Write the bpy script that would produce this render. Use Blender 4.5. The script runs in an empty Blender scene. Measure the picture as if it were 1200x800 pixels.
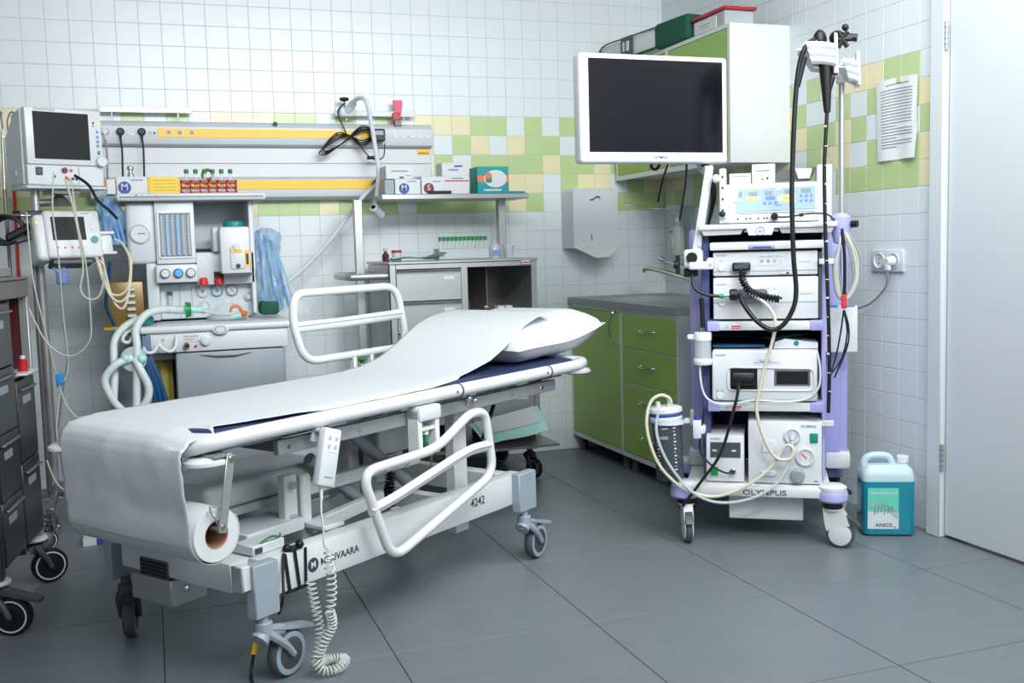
import bpy, bmesh, math, random
from mathutils import Matrix, Vector, noise
random.seed(7)
C = bpy.context.scene.collection
S = bpy.context.scene
PI = math.pi
# ------------------------------------------------------------ camera
cam = bpy.data.objects.new('camera', bpy.data.cameras.new('camera'))
C.objects.link(cam); S.camera = cam
cam.data.sensor_width = 36; cam.data.lens = 35.98
cam.data.clip_start = .05
YAW, PITCH, ROLL = 0.336417, -0.091877, -0.027401
fw = Vector((math.sin(YAW)*math.cos(PITCH), math.cos(YAW)*math.cos(PITCH), math.sin(PITCH)))
rt0 = Vector((math.cos(YAW), -math.sin(YAW), 0)); up0 = rt0.cross(fw)
rt = rt0*math.cos(ROLL)+up0*math.sin(ROLL); up = -rt0*math.sin(ROLL)+up0*math.cos(ROLL)
M = Matrix((rt, up, -fw)).transposed().to_4x4()
M.translation = Vector((-2.73074, -5.16507, 1.11607))
cam.matrix_world = M
# ------------------------------------------------------------ world, lights, exposure
w = bpy.data.worlds.new('world'); S.world = w; w.use_nodes = True
w.node_tree.nodes['Background'].inputs[0].default_value = (.80, .90, 1, 1)
w.node_tree.nodes['Background'].inputs[1].default_value = .3
def area(name, loc, target, sx, sy, power, col=(1, 1, 1)):
    l = bpy.data.lights.new(name, 'AREA'); l.shape = 'RECTANGLE'; l.size = sx; l.size_y = sy
    l.energy = power; l.color = col
    o = bpy.data.objects.new(name, l); C.objects.link(o); o.location = loc
    o.rotation_euler = (Vector(target)-Vector(loc)).to_track_quat('-Z', 'Y').to_euler()
    return o
area('ceiling_bounce_light', (-.95, -3.4, 2.76), (-.95, -3.4, 0), 1.7, 2.2, 64, (.95, .985, 1))  # added area light standing in for flash bounced off the ceiling, no lamp panel
area('key_soft_light', (-.5, -5.9, 2.1), (-1.6, -1.0, 1.0), 1.3, 1.2, 36, (.95, .985, 1))  # added key light, right and behind the camera; no window stands there
area('wall_wash_light', (-2.0, -4.6, 2.7), (-1.9, .2, 1.7), 2.2, .5, 46, (.95, .985, 1)).data.spread = math.radians(110)
area('left_fill_light', (-4.2, -4.6, 2.0), (-.4, -1.2, .8), 1.0, 1.0, 6, (.93, .97, 1))
S.view_settings.view_transform = 'Standard'; S.view_settings.look = 'None'
S.view_settings.gamma = 1; S.view_settings.use_curve_mapping = False
S.view_settings.exposure = 0.42
# ------------------------------------------------------------ materials
def lin(c):
    return tuple((v/255/12.92 if v/255 <= .04045 else ((v/255+.055)/1.055)**2.4) for v in c)
MATS = {}
def mat(name, rgb, rough=.45, metal=0, alpha=1, trans=0, emit=0, var=.05, scale=12, bump=0, bscale=60, coat=0, stretch=None, spec=.5):
    if name in MATS: return MATS[name]
    m = bpy.data.materials.new(name); m.use_nodes = True; nt = m.node_tree; n = nt.nodes; L = nt.links
    p = n['Principled BSDF']; c = lin(rgb)
    tc = n.new('ShaderNodeTexCoord'); nz = n.new('ShaderNodeTexNoise'); nz.inputs['Scale'].default_value = scale
    nz.inputs['Detail'].default_value = 4
    src = tc.outputs['Object']
    if stretch:
        mp = n.new('ShaderNodeMapping'); mp.inputs['Scale'].default_value = stretch
        L.new(src, mp.inputs[0]); src = mp.outputs[0]
    L.new(src, nz.inputs['Vector'])
    mx = n.new('ShaderNodeMix'); mx.data_type = 'RGBA'
    mx.inputs[6].default_value = tuple(v*(1-var) for v in c)+(1,); mx.inputs[7].default_value = tuple(min(1, v*(1+var)) for v in c)+(1,)
    L.new(nz.outputs['Fac'], mx.inputs[0]); L.new(mx.outputs[2], p.inputs['Base Color'])
    p.inputs['Roughness'].default_value = rough; p.inputs['Metallic'].default_value = metal
    p.inputs['Alpha'].default_value = alpha; p.inputs['Transmission Weight'].default_value = trans
    p.inputs['Coat Weight'].default_value = coat; p.inputs['Specular IOR Level'].default_value = spec
    if bump:
        b = n.new('ShaderNodeBump'); b.inputs['Strength'].default_value = bump; b.inputs['Distance'].default_value = .002
        n2 = n.new('ShaderNodeTexNoise'); n2.inputs['Scale'].default_value = bscale; L.new(src, n2.inputs['Vector'])
        L.new(n2.outputs['Fac'], b.inputs['Height']); L.new(b.outputs[0], p.inputs['Normal'])
    if emit:
        p.inputs['Emission Color'].default_value = c+(1,); p.inputs['Emission Strength'].default_value = emit
    MATS[name] = m; return m
TW = mat('tile_white', (220, 228, 231), .32, var=.02, scale=3)
TG = mat('tile_green', (184, 206, 146), .3, var=.05, scale=3)
TY = mat('tile_yellow', (230, 220, 180), .3, var=.03, scale=3)
GROUT = mat('grout', (194, 199, 201), .8, var=.06, scale=40)
FLT = mat('slate_tile', (106, 114, 119), .36, var=.12, scale=6, bump=.25, bscale=45, stretch=(1, 3, 1))
FLG = mat('floor_grout', (48, 52, 56), .8)
WPL = mat('white_plaster', (168, 171, 174), .7)
DOORW = mat('door_white', (204, 211, 215), .4, var=.01)
WHITE = mat('white_enamel', (208, 211, 211), .3, var=.02)
WPLA = mat('white_plastic', (210, 214, 217), .38, var=.02)
OFFW = mat('cream_plastic', (206, 208, 203), .4, var=.03)
PALE = mat('pale_grey_plastic', (204, 210, 214), .4, var=.02)
GREY = mat('mid_grey_plastic', (142, 152, 160), .4, var=.02)
BLUEG = mat('blue_grey_plastic', (146, 158, 168), .4, var=.03)
DGREY = mat('dark_grey_plastic', (66, 72, 79), .45)
BLACK = mat('black_rubber', (20, 21, 23), .42, spec=.4)
RUB = mat('grey_tyre', (74, 78, 83), .6)
STEEL = mat('brushed_steel', (178, 180, 180), .34, .65, var=.12, scale=8, stretch=(1, 1, 30))
STEELD = mat('dark_brushed_steel', (128, 126, 124), .34, .6, var=.15, scale=8, stretch=(1, 1, 30))
CHROME = mat('chrome', (205, 208, 210), .1, 1, var=.02)
GREEN = mat('green_laminate', (142, 178, 82), .4, var=.03)
ALU = mat('aluminium_edge', (212, 216, 218), .4, .25, var=.05)
SIDEG = mat('grey_laminate', (168, 174, 179), .45, var=.03)
LAV = mat('lavender_plastic', (162, 164, 214), .4, var=.03)
INDIGO = mat('indigo_panel', (74, 80, 132), .45, var=.05)
NAVY = mat('navy_vinyl', (34, 48, 82), .42, var=.08)
PAPER = mat('crepe_paper', (196, 200, 203), .8, var=.015, scale=50, bump=.35, bscale=220)
NOTEP = mat('notice_paper', (226, 229, 231), .7, var=.02)
LINEN = mat('white_pillowcase', (206, 209, 214), .85, var=.02, scale=20, bump=.5, bscale=35)
CARD = mat('white_card', (208, 211, 212), .6, var=.02)
CARDB = mat('brown_card', (150, 108, 78), .8)
TEALC = mat('teal_print', (0, 146, 150), .45)
BLUEP = mat('blue_print', (40, 72, 156), .5)
MAROON = mat('maroon_print', (120, 24, 52), .5)
REDP = mat('red_print', (206, 40, 40), .5)
ORANGE = mat('orange_print', (222, 120, 62), .5)
YEL = mat('yellow_plastic', (246, 194, 30), .4, var=.06)
LYEL = mat('pale_yellow_print', (240, 226, 110), .5)
RED = mat('red_plastic', (176, 24, 40), .4)
MAG = mat('magenta_plastic', (214, 28, 90), .35)
SCREEN = mat('dark_screen', (14, 14, 20), .16, var=.1, scale=2, spec=.3)
SCREEN2 = mat('matte_screen', (30, 33, 34), .45, var=.05, scale=4, spec=.2)
INK = mat('dark_ink', (52, 60, 70), .6)
INKB = mat('blue_ink', (110, 140, 196), .6)
PBLUE = mat('pale_blue_print', (158, 184, 218), .5, var=.03)
CLEAR = mat('clear_plastic', (226, 234, 236), .12, alpha=.3, var=.02)
CLEARG = mat('misty_plastic', (204, 214, 216), .25, alpha=.6, var=.04)
SMOKE = mat('smoky_plastic', (70, 76, 88), .15, alpha=.78)
BLUEF = mat('blue_film', (150, 190, 224), .2, alpha=.42, var=.25, scale=20)
TEAL = mat('teal_plastic', (10, 132, 128), .35)
TEALL = mat('teal_liquid', (0, 128, 150), .2, var=.04, scale=4, coat=.3)
MINT = mat('mint_film', (172, 224, 218), .4, alpha=.92, var=.05)
GREENC = mat('green_cap', (10, 122, 62), .4)
DGREEN = mat('dark_green_cloth', (14, 78, 58), .8, var=.12, scale=30)
BEIGE = mat('beige_tubing', (206, 200, 180), .35, var=.03)
CREAMT = mat('cream_cable', (184, 186, 174), .4, var=.04)
GREYC = mat('grey_cable', (136, 142, 146), .45)
BRASS = mat('brass_lacquer', (132, 106, 58), .3, .15, var=.25, scale=14)
AMBER = mat('amber_canister', (206, 188, 92), .25, var=.2, scale=9, alpha=.9)
BROWNG = mat('brown_glass', (84, 42, 24), .15)
DBLUE = mat('blue_hose', (18, 70, 112), .4)
GREENL = mat('green_switch', (20, 150, 70), .35)
# ------------------------------------------------------------ mesh builder
class G:
    def __init__(s, M=None):
        s.flat = False; s.bm = bmesh.new(); s.mats = []; s.M = M or Matrix()
    def _mi(s, m):
        if m not in s.mats: s.mats.append(m)
        return s.mats.index(m)
    def _fin(s, vs, m, X=None, fs=None):
        T = s.M @ X if X is not None else s.M
        for v in vs: v.co = T @ v.co
        i = s._mi(m)
        if fs is None:
            fs = set(f for v in vs for f in v.link_faces)
        for f in fs: f.material_index = i; f.smooth = True
    def box(s, x0, x1, y0, y1, z0, z1, m, bev=0, X=None, seg=1):
        r = bmesh.ops.create_cube(s.bm, size=1)
        vs = r['verts']
        for v in vs:
            v.co = Vector(((x0+x1)/2+v.co.x*(x1-x0), (y0+y1)/2+v.co.y*(y1-y0), (z0+z1)/2+v.co.z*(z1-z0)))
        if bev:
            bev = min(bev, .45*min(abs(x1-x0), abs(y1-y0), abs(z1-z0)))
            es = set(e for v in vs for e in v.link_edges)
            r = bmesh.ops.bevel(s.bm, geom=list(es)+vs, offset=bev, segments=seg, affect='EDGES', profile=.5)
            vs = list(set(v for f in r['faces'] for v in f.verts) | set(v for v in vs if v.is_valid))
            st = list(vs); seen = set(vs)
            while st:
                v = st.pop()
                for e in v.link_edges:
                    q = e.other_vert(v)
                    if q not in seen: seen.add(q); st.append(q)
            vs = list(seen)
        s._fin(vs, m, X); return s
    def cbox(s, c, d, m, bev=0, rz=0, rx=0, ry=0, seg=1):
        X = Matrix.Translation(c) @ Matrix.Rotation(rz, 4, 'Z') @ Matrix.Rotation(ry, 4, 'Y') @ Matrix.Rotation(rx, 4, 'X')
        return s.box(-d[0]/2, d[0]/2, -d[1]/2, d[1]/2, -d[2]/2, d[2]/2, m, bev, X, seg)
    def bar(s, a, b, w, h, m, bev=0):      # box beam from a to b, w horizontal, h other
        a = Vector(a); b = Vector(b); d = (b-a); L = d.length; d.normalize()
        up_ = Vector((0, 0, 1)) if abs(d.z) < .99 else Vector((0, 1, 0))
        r_ = d.cross(up_).normalized(); u_ = r_.cross(d)
        X = Matrix((d, r_, u_)).transposed().to_4x4(); X.translation = (a+b)/2
        return s.box(-L/2, L/2, -w/2, w/2, -h/2, h/2, m, bev, X)
    def rings(s, rings, m, closed=False, caps=True):
        bm = s.bm; R = [[bm.verts.new(s.M @ Vector(p)) for p in r] for r in rings]
        i = s._mi(m); n = len(R[0]); K = len(R)
        for k in range(K if closed else K-1):
            a = R[k]; b = R[(k+1) % K]
            for j in range(n):
                f = bm.faces.new((a[j], a[(j+1) % n], b[(j+1) % n], b[j])); f.material_index = i; f.smooth = True
        if caps and not closed:
            for r in (R[0][::-1], R[-1]):
                f = bm.faces.new(r); f.material_index = i; f.smooth = True
        return s
    def tube(s, pts, r, m, seg=8, sm=0, closed=False, rf=None, flat=1):
        P = [Vector(p) for p in pts]
        if sm: P = smooth_path(P, sm, closed)
        n = len(P); rings = []; prev = None
        for k in range(n):
            if closed: t = (P[(k+1) % n]-P[k-1])
            else: t = P[min(k+1, n-1)]-P[max(k-1, 0)]
            t.normalize()
            if prev is None:
                a = Vector((0, 0, 1)) if abs(t.z) < .9 else Vector((1, 0, 0))
                u = t.cross(a).normalized()
            else:
                u = (prev-t*prev.dot(t)).normalized()
            prev = u; v = t.cross(u)
            rr = rf(k/(n-1), k) if rf else r
            rings.append([P[k]+(u*math.cos(2*PI*j/seg)*flat+v*math.sin(2*PI*j/seg))*rr for j in range(seg)])
        return s.rings(rings, m, closed)
    def cyl(s, a, b, r, m, r1=None, seg=20, bev=0):
        a = Vector(a); b = Vector(b); r1 = r if r1 is None else r1
        L = max((b-a).length, 1e-6); d = (b-a).normalized() if L > 1e-6 else Vector((0, 0, 1))
        q = Vector((0, 0, 1)) if abs(d.z) < .9 else Vector((1, 0, 0))
        u = d.cross(q).normalized(); v = d.cross(u)
        prof = [(0, r), (1, r1)] if not bev else [(0, r-bev), (bev/L, r), (1-bev/L, r1), (1, r1-bev)]
        return s.rings([[a+d*(L*t)+(u*math.cos(2*PI*j/seg)+v*math.sin(2*PI*j/seg))*rr for j in range(seg)] for t, rr in prof], m)
    def lathe(s, prof, m, X=None, seg=24, caps=True):
        X = X or Matrix()
        return s.rings([[X @ Vector((max(r, 1e-5)*math.cos(2*PI*j/seg), max(r, 1e-5)*math.sin(2*PI*j/seg), z)) for j in range(seg)] for r, z in prof], m, caps=caps)
    def prism(s, pts, vec, m, bev=0):
        v = Vector(vec); a = [Vector(p) for p in pts]
        return s.rings([a, [p+v for p in a]], m)
    def ball(s, c, r, m, sc=(1, 1, 1), seg=16, X=None):
        c = Vector(c); X = X or Matrix()
        n = max(6, seg//2)
        return s.rings([[c+X @ Vector((r*sc[0]*math.sin(PI*k/n)*math.cos(2*PI*j/seg), r*sc[1]*math.sin(PI*k/n)*math.sin(2*PI*j/seg), r*sc[2]*math.cos(PI*k/n))) for j in range(seg)] for k in [.02]+list(range(1, n))+[n-.02]], m)
    def grid(s, f, nu, nv, m, thick=0):
        def row(o): return [[s.bm.verts.new(s.M @ Vector(f(i/nu, j/nv))+Vector((0, 0, o))) for j in range(nv+1)] for i in range(nu+1)]
        mi = s._mi(m); V = row(0)
        for i in range(nu):
            for j in range(nv):
                q = s.bm.faces.new((V[i][j], V[i+1][j], V[i+1][j+1], V[i][j+1])); q.material_index = mi; q.smooth = True
        return s
    def text(s, t, h, c, m, right=(1, 0, 0), up_=(0, 0, 1), bold=0, d=.0004, sx=1):
        cu = bpy.data.curves.new('t', 'FONT'); cu.body = t; cu.size = h*1.38; cu.align_x = 'CENTER'; cu.align_y = 'CENTER'
        cu.offset = bold*h; cu.resolution_u = 3; cu.extrude = d
        ob = bpy.data.objects.new('t', cu); C.objects.link(ob)
        bpy.context.view_layer.update()
        me = bpy.data.meshes.new_from_object(ob.evaluated_get(bpy.context.evaluated_depsgraph_get()))
        bpy.data.objects.remove(ob)
        r_ = Vector(right).normalized(); u_ = Vector(up_).normalized(); n_ = r_.cross(u_)
        X = Matrix((r_*sx, u_, n_)).transposed().to_4x4(); X.translation = Vector(c)
        me.transform(s.M @ X); k = len(s.bm.faces); s.bm.from_mesh(me); s.bm.faces.ensure_lookup_table(); i = s._mi(m)
        for f in s.bm.faces[k:]: f.material_index = i; f.smooth = False
        return s
    def mesh(s, name):
        bmesh.ops.recalc_face_normals(s.bm, faces=s.bm.faces)
        if s.flat:
            for f in s.bm.faces: f.smooth = False
        me = bpy.data.meshes.new(name); s.bm.to_mesh(me); s.bm.free()
        for m in s.mats: me.materials.append(m)
        if not s.flat: me.set_sharp_from_angle(angle=math.radians(38))
        return me
    def part(s, name, parent, label=None, kind=None):
        me = s.mesh(name); P = parent
        mw = Matrix(); q = P
        while q: mw = q.matrix_basis @ mw; q = q.parent
        me.transform(mw.inverted())
        bb = [Vector(v.co) for v in me.vertices]
        c = sum(bb, Vector())/max(1, len(bb)); me.transform(Matrix.Translation(-c))
        o = bpy.data.objects.new(name, me); C.objects.link(o); o.parent = P; o.location = c
        if label: o['label'] = label
        if kind: o['kind'] = kind
        return o
    def solo(s, name, label, cat, group=None):
        me = s.mesh(name)
        xs = [v.co.x for v in me.vertices]; ys = [v.co.y for v in me.vertices]; zs = [v.co.z for v in me.vertices]
        b = Vector(((min(xs)+max(xs))/2, (min(ys)+max(ys))/2, min(zs)))
        me.transform(Matrix.Translation(-b)); o = bpy.data.objects.new(name, me); C.objects.link(o); o.location = b
        o['label'] = label; o['category'] = cat
        if group: o['group'] = group
        return o
    def struct(s, name, parent=None):
        me = s.mesh(name); o = bpy.data.objects.new(name, me); C.objects.link(o)
        if parent: o.parent = parent
        else: o['kind'] = 'structure'
        return o
def smooth_path(P, n, closed=False):
    out = []; K = len(P)
    for k in range(K if closed else K-1):
        if closed: p0, p1, p2, p3 = P[k-1], P[k], P[(k+1) % K], P[(k+2) % K]
        else: p0, p1, p2, p3 = P[max(k-1, 0)], P[k], P[k+1], P[min(k+2, K-1)]
        for j in range(n):
            t = j/n
            out.append(.5*((2*p1)+(p2-p0)*t+(2*p0-5*p1+4*p2-p3)*t*t+(3*p1-p0-3*p2+p3)*t**3))
    if not closed: out.append(P[-1])
    return out
def even_path(P, step):
    out = [P[0]]; acc = 0
    for a, b in zip(P, P[1:]):
        d = (b-a).length; t = step-acc
        while t <= d: out.append(a.lerp(b, t/d)); t += step
        acc = (acc+d) % step if d else acc
    return out
def rounded_loop(pts, r, n=5):      # polyline corners rounded, closed
    out = []; K = len(pts); P = [Vector(p) for p in pts]
    for k in range(K):
        a, b, c = P[k-1], P[k], P[(k+1) % K]
        d1 = (a-b).normalized(); d2 = (c-b).normalized(); rr = min(r, (a-b).length*.45, (c-b).length*.45)
        p, q = b+d1*rr, b+d2*rr
        for j in range(n+1):
            t = j/n; out.append(p*(1-t)**2+b*2*t*(1-t)+q*t*t)
    return out
def helix(P, R, pitch, per=8):
    P = even_path(smooth_path([Vector(p) for p in P], 12), pitch/per); out = []
    u = None
    for k in range(1, len(P)-1):
        t = (P[k+1]-P[k-1]).normalized()
        if u is None:
            u = t.cross(Vector((1, 0, 0)) if abs(t.x) < .9 else Vector((0, 0, 1))).normalized()
        u = (u-t*u.dot(t)).normalized(); v = t.cross(u); a = 2*PI*k/per
        out.append(P[k]+(u*math.cos(a)+v*math.sin(a))*R)
    return out
def thing(name, label, cat, loc, rz=0, group=None):
    o = bpy.data.objects.new(name, None); C.objects.link(o); o.empty_display_size = .05
    o.location = loc; o.rotation_euler = (0, 0, rz); o['label'] = label; o['category'] = cat
    o.matrix_basis = Matrix.Translation(loc) @ Matrix.Rotation(rz, 4, 'Z')
    if group: o['group'] = group
    return o
def link_copy(src, parent, loc, rz=0):
    o = src.copy(); C.objects.link(o); o.parent = parent; o.location = loc; o.rotation_euler = (0, 0, rz)
    return o
def F(x, y, dx, dy):      # local frame matrix
    return Matrix.Translation((x, y, 0)) @ Matrix.Rotation(math.atan2(dy, dx), 4, 'Z')
# ------------------------------------------------------------ room shell
g = G(); g.box(-4.4, .3, -6.6, .3, -.1, -.0025, FLG); floor = g.struct('floor')
def tile_mesh(name, a, gap, d, m, inset=.0012):
    b = bmesh.new(); h = (a-gap)/2
    bk = [b.verts.new((x*h, y*h, -d)) for x, y in ((-1, -1), (1, -1), (1, 1), (-1, 1))]
    h2 = h-inset
    fr = [b.verts.new((x*h2, y*h2, 0)) for x, y in ((-1, -1), (1, -1), (1, 1), (-1, 1))]
    hm = [b.verts.new((x*h, y*h, -inset*.6)) for x, y in ((-1, -1), (1, -1), (1, 1), (-1, 1))]
    b.faces.new(fr)
    for q in range(4):
        b.faces.new((bk[q], bk[(q+1) % 4], hm[(q+1) % 4], hm[q])); b.faces.new((hm[q], hm[(q+1) % 4], fr[(q+1) % 4], fr[q]))
    me = bpy.data.meshes.new(name); b.to_mesh(me); b.free(); me.materials.append(m); return me
fm = tile_mesh('floor_tile', .6044, .0028, .004, FLT, .0015)
for i in range(-4, 4):
    for j in range(-4, 8):
        x = -2.1523+.6044*(i+.5); y = -1.8415-.6044*(j+.5)
        if x > .3 or x < -4.5 or y < -6.7 or y > .32: continue
        o = bpy.data.objects.new('floor_tile', fm); C.objects.link(o); o.parent = floor; o.location = (x, y, 0)
g = G(); g.box(-4.4, .12, .0012, .12, -.1, 2.8, GROUT); wall_back = g.struct('wall_back')
g = G(); g.box(.0012, .12, -2.12, .0, -.1, 2.8, GROUT); wall_right = g.struct('wall_right')
g = G(); g.box(.03, .12, -3.12, -2.12, 2.12, 2.8, WPL).box(.0, .12, -6.6, -3.12, -.1, 2.8, WPL).part('plaster', wall_right)
g = G(); g.box(-4.5, -4.4, -6.7, .1, -.1, 2.8, WPL); g.struct('wall_left')
g = G(); g.box(-4.5, .12, -6.7, -6.6, -.1, 2.8, WPL); g.struct('wall_front')
g = G(); g.box(-4.5, .12, -6.7, .12, 2.8, 2.9, WPL); g.struct('ceiling')
tms = {k: tile_mesh('wall_tile', .1, .0022, .004, m) for k, m in (('w', TW), ('g', TG), ('y', TY))}
BACK = {0: {33: 'y', 32: 'y', 31: 'g', 30: 'y', 29: 'g', 28: 'w', 27: 'g', 26: 'w', 25: 'g', 24: 'w', 23: 'y', 22: 'y', 21: 'y', 20: 'g', 19: 'g', 18: 'w', 17: 'g', 16: 'w', 15: 'g', 14: 'w', 13: 'y', 12: 'y', 11: 'y', 10: 'g', 9: 'g', 8: 'w', 7: 'g', 6: 'w', 5: 'g'},
        1: {33: 'g', 32: 'y', 12: 'w', 11: 'g', 10: 'y', 9: 'w', 8: 'y', 7: 'g', 6: 'g', 5: 'w'},
        2: {33: 'y', 32: 'g', 12: 'g', 11: 'w', 10: 'g', 9: 'g', 8: 'g', 7: 'g', 6: 'y', 5: 'g', 4: 'g', 3: 'y', 2: 'g'},
        3: {33: 'y', 32: 'y', 31: 'g', 30: 'w', 8: 'y', 7: 'y', 6: 'w', 5: 'g', 4: 'y', 3: 'y', 2: 'w', 1: 'g', 0: 'y', -1: 'w'},
        4: {33: 'g', 32: 'g', 31: 'g', 30: 'g', 29: 'g', 21: 'g', 20: 'g', 19: 'g', 18: 'y', 17: 'g', 16: 'g', 15: 'g', 14: 'w', 13: 'g', 12: 'g', 11: 'g', 10: 'g', 9: 'g', 8: 'y', 7: 'g', 6: 'w', 5: 'g', 4: 'g', 3: 'w', 2: 'g', 1: 'g', 0: 'g', -1: 'g'}}
RIGHT = {0: {12: 'w', 13: 'g', 14: 'w', 15: 'y', 16: 'y', 17: 'y', 18: 'g', 19: 'g', 20: 'w'},
         1: {12: 'g', 13: 'w', 14: 'w', 15: 'g', 16: 'w', 17: 'g', 18: 'y', 19: 'g', 20: 'y'},
         2: {12: 'y', 13: 'g', 14: 'g', 15: 'y', 16: 'g', 17: 'w', 18: 'g', 19: 'w', 20: 'g'},
         3: {0: 'y', 1: 'y', 2: 'w', 3: 'g', 12: 'w', 13: 'g', 14: 'y', 15: 'y', 16: 'w', 17: 'g', 18: 'y', 19: 'g', 20: 'y'},
         4: {0: 'y', 1: 'g', 2: 'w', 3: 'g', 12: 'y', 13: 'g', 14: 'w', 15: 'g', 16: 'g', 17: 'g', 18: 'g', 19: 'g', 20: 'y'}}
def tcol(tab, c, r):
    if not 0 <= r < 5: return 'w'
    return tab[r].get(c) or 'gwygyg'[(c*7+r*3) % 6]
def tile_wall(parent, cols, rows, tab, pos, rot, hidden, key, cut):
    tiles = [(c, r) for c in cols for r in rows]
    vis = sorted([t for t in tiles if not hidden(*t)], key=key)[:300]; vs = set(vis)
    for c, r in vis:
        o = bpy.data.objects.new('wall_tile', tms[tcol(tab, c, r)]); C.objects.link(o); o.parent = parent
        x = pos(c, r); o.location = x; o.rotation_euler = rot
    b = G(); b.flat = True
    R = Matrix.Rotation(rot[2], 4, 'Z') @ Matrix.Rotation(rot[0], 4, 'X')
    for c, r in tiles:
        if (c, r) in vs: continue
        b.M = Matrix.Translation(pos(c, r)) @ R
        x0, x1 = cut(c); m = {'w': TW, 'g': TG, 'y': TY}[tcol(tab, c, r)]; h = .0489
        p = [(x0, -h), (x1, -h), (x1, h), (x0, h)]
        b.rings([[(x, y, -.004) for x, y in p], [(x, y, -.0008) for x, y in p], [(x-.0012*(1 if x > 0 else -1), y-.0012*(1 if y > 0 else -1), 0) for x, y in p]], m)
    b.part('small_wall_tiles', parent, kind='stuff')
def hid_b(c, r):
    return (13 <= c <= 29 and 1 <= r <= 4) or (10 <= c <= 16 and r >= 8) or (c < 6 and r >= 9) or (21 <= c <= 29 and r >= 5) or c > 33 or r < -5 or c < 0 or (c > 31 and r > 5)
tile_wall(wall_back, range(-1, 43), range(-9, 18), BACK, lambda c, r: Vector((-.022-.1*(c+.5), 0, 1.8-.1*(r+.5))), (PI/2, 0, 0), hid_b,
          lambda t: -t[0]+.001*abs(t[1]), lambda c: (-.0489, -.0285) if c == -1 else (-.0489, .0489))
def hid_r(c, r):
    return c < 10 or r < -3 or c > 19
tile_wall(wall_right, range(-1, 21), range(-9, 18), RIGHT, lambda c, r: Vector((0, -.022-.1*(c+.5), 1.8-.1*(r+.5))), (PI/2, 0, -PI/2), hid_r,
          lambda t: -t[0], lambda c: (.0285, .0489) if c == -1 else ((-.0489, .037) if c == 20 else (-.0489, .0489)))
# door
g = G(); g.box(-.034, .1, -2.18, -2.112, 0, 2.12, DOORW, .004).box(-.034, .1, -3.16, -3.1, 0, 2.12, DOORW, .004).box(-.034, .1, -3.1, -2.18, 2.06, 2.12, DOORW, .004)
g.struct('trim_1')
door = thing('door_1', 'd', 'd', (0, -2.2, 0)); del door['label']; del door['category']; door['kind'] = 'structure'
g = G(); g.box(-.012, .03, -3.095, -2.187, .012, 2.055, DOORW, .002); g.part('door_leaf', door)
for z in (1.82, .302):
    g = G(); g.cyl((-.026, -2.183, z-.05), (-.026, -2.183, z+.05), .007, STEEL, seg=10)
    for k in range(4): g.cyl((-.026, -2.183, z-.031+k*.02), (-.026, -2.183, z-.029+k*.02), .0085, STEELD, seg=10)
    g.part('hinge', door)
# ------------------------------------------------------------ wall things, right wall
t = thing('wall_socket', 'white double wall socket beside the door frame with a plug in it', 'socket', (0, -1.86, .975))
g = G(); g.box(-.012, 0, -1.952, -1.77, .98, 1.066, WPLA, .004, seg=2); g.part('faceplate', t)
for y in (-1.817, -1.902):
    g = G(); X = Matrix.Translation((-.0125, y, 1.023)) @ Matrix.Rotation(-PI/2, 4, 'Y')
    g.lathe([(.031, 0), (.031, .004), (.027, .004), (.024, -.001), (.001, -.001)], WPLA, X)
    g.cyl((-.0135, y, 1.032), (-.012, y, 1.032), .003, DGREY, seg=8).cyl((-.0135, y, 1.014), (-.012, y, 1.014), .003, DGREY, seg=8)
    g.part('outlet', t)
t = thing('power_plug', 'white plug and grey cord in the right outlet of the wall socket', 'plug', (-.02, -1.9, .99))
g = G(); g.cyl((-.015, -1.902, 1.023), (-.05, -1.902, 1.02), .021, WPLA, .017, bev=.003); g.box(-.05, -.03, -1.912, -1.892, .985, 1.02, WPLA, .004); g.part('plug_body', t)
g = G(); g.tube([(-.042, -1.902, .985), (-.03, -1.88, .925), (-.03, -1.80, .86), (-.04, -1.72, .83), (-.06, -1.66, .82)], .0045, GREYC, sm=6); g.part('cord', t)
g = G()
def pap(u, v):
    y = -1.785-.235*u; z = 1.715-.305*v-.01*u*(1-v)
    return (-.006-.012*abs(math.sin(3*u+5*v))*v*u-.004*math.sin(9*u), y-.012*v*(1-u), z+.012*math.sin(2.5*u)*(1-v))
g.grid(pap, 12, 14, NOTEP); pn = thing('paper_notice', 'creased printed paper sheet taped to the green and yellow tiles', 'notice', (-.01, -1.9, 1.41))
g.part('sheet', pn)
g = G()
for k in range(21):
    v = .1+.037*k; a = pap(.14, v); e = .9 if random.random() < .75 else .5
    if k == 0: a = pap(.25, v-.02); e = .8
    P = [pap(.14+(e-.14)*q/6, v) for q in range(7)]
    if k == 0: P = [pap(.25+.55*q/6, .075) for q in range(7)]
    w_ = .0014
    for p, q in zip(P, P[1:]):
        g.prism([(p[0]-.0012, p[1], p[2]-w_), (q[0]-.0012, q[1], q[2]-w_), (q[0]-.0012, q[1], q[2]+w_), (p[0]-.0012, p[1], p[2]+w_)], (-.0003, 0, 0), GREYC)
g.part('print', pn)
g = G(); p = pap(.55, .02); g.box(p[0]-.004, p[0]-.001, p[1]-.012, p[1]+.012, p[2]-.014, p[2]+.008, mat('tape', (226, 216, 160), .5, alpha=.8)); g.part('tape', pn)
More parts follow.
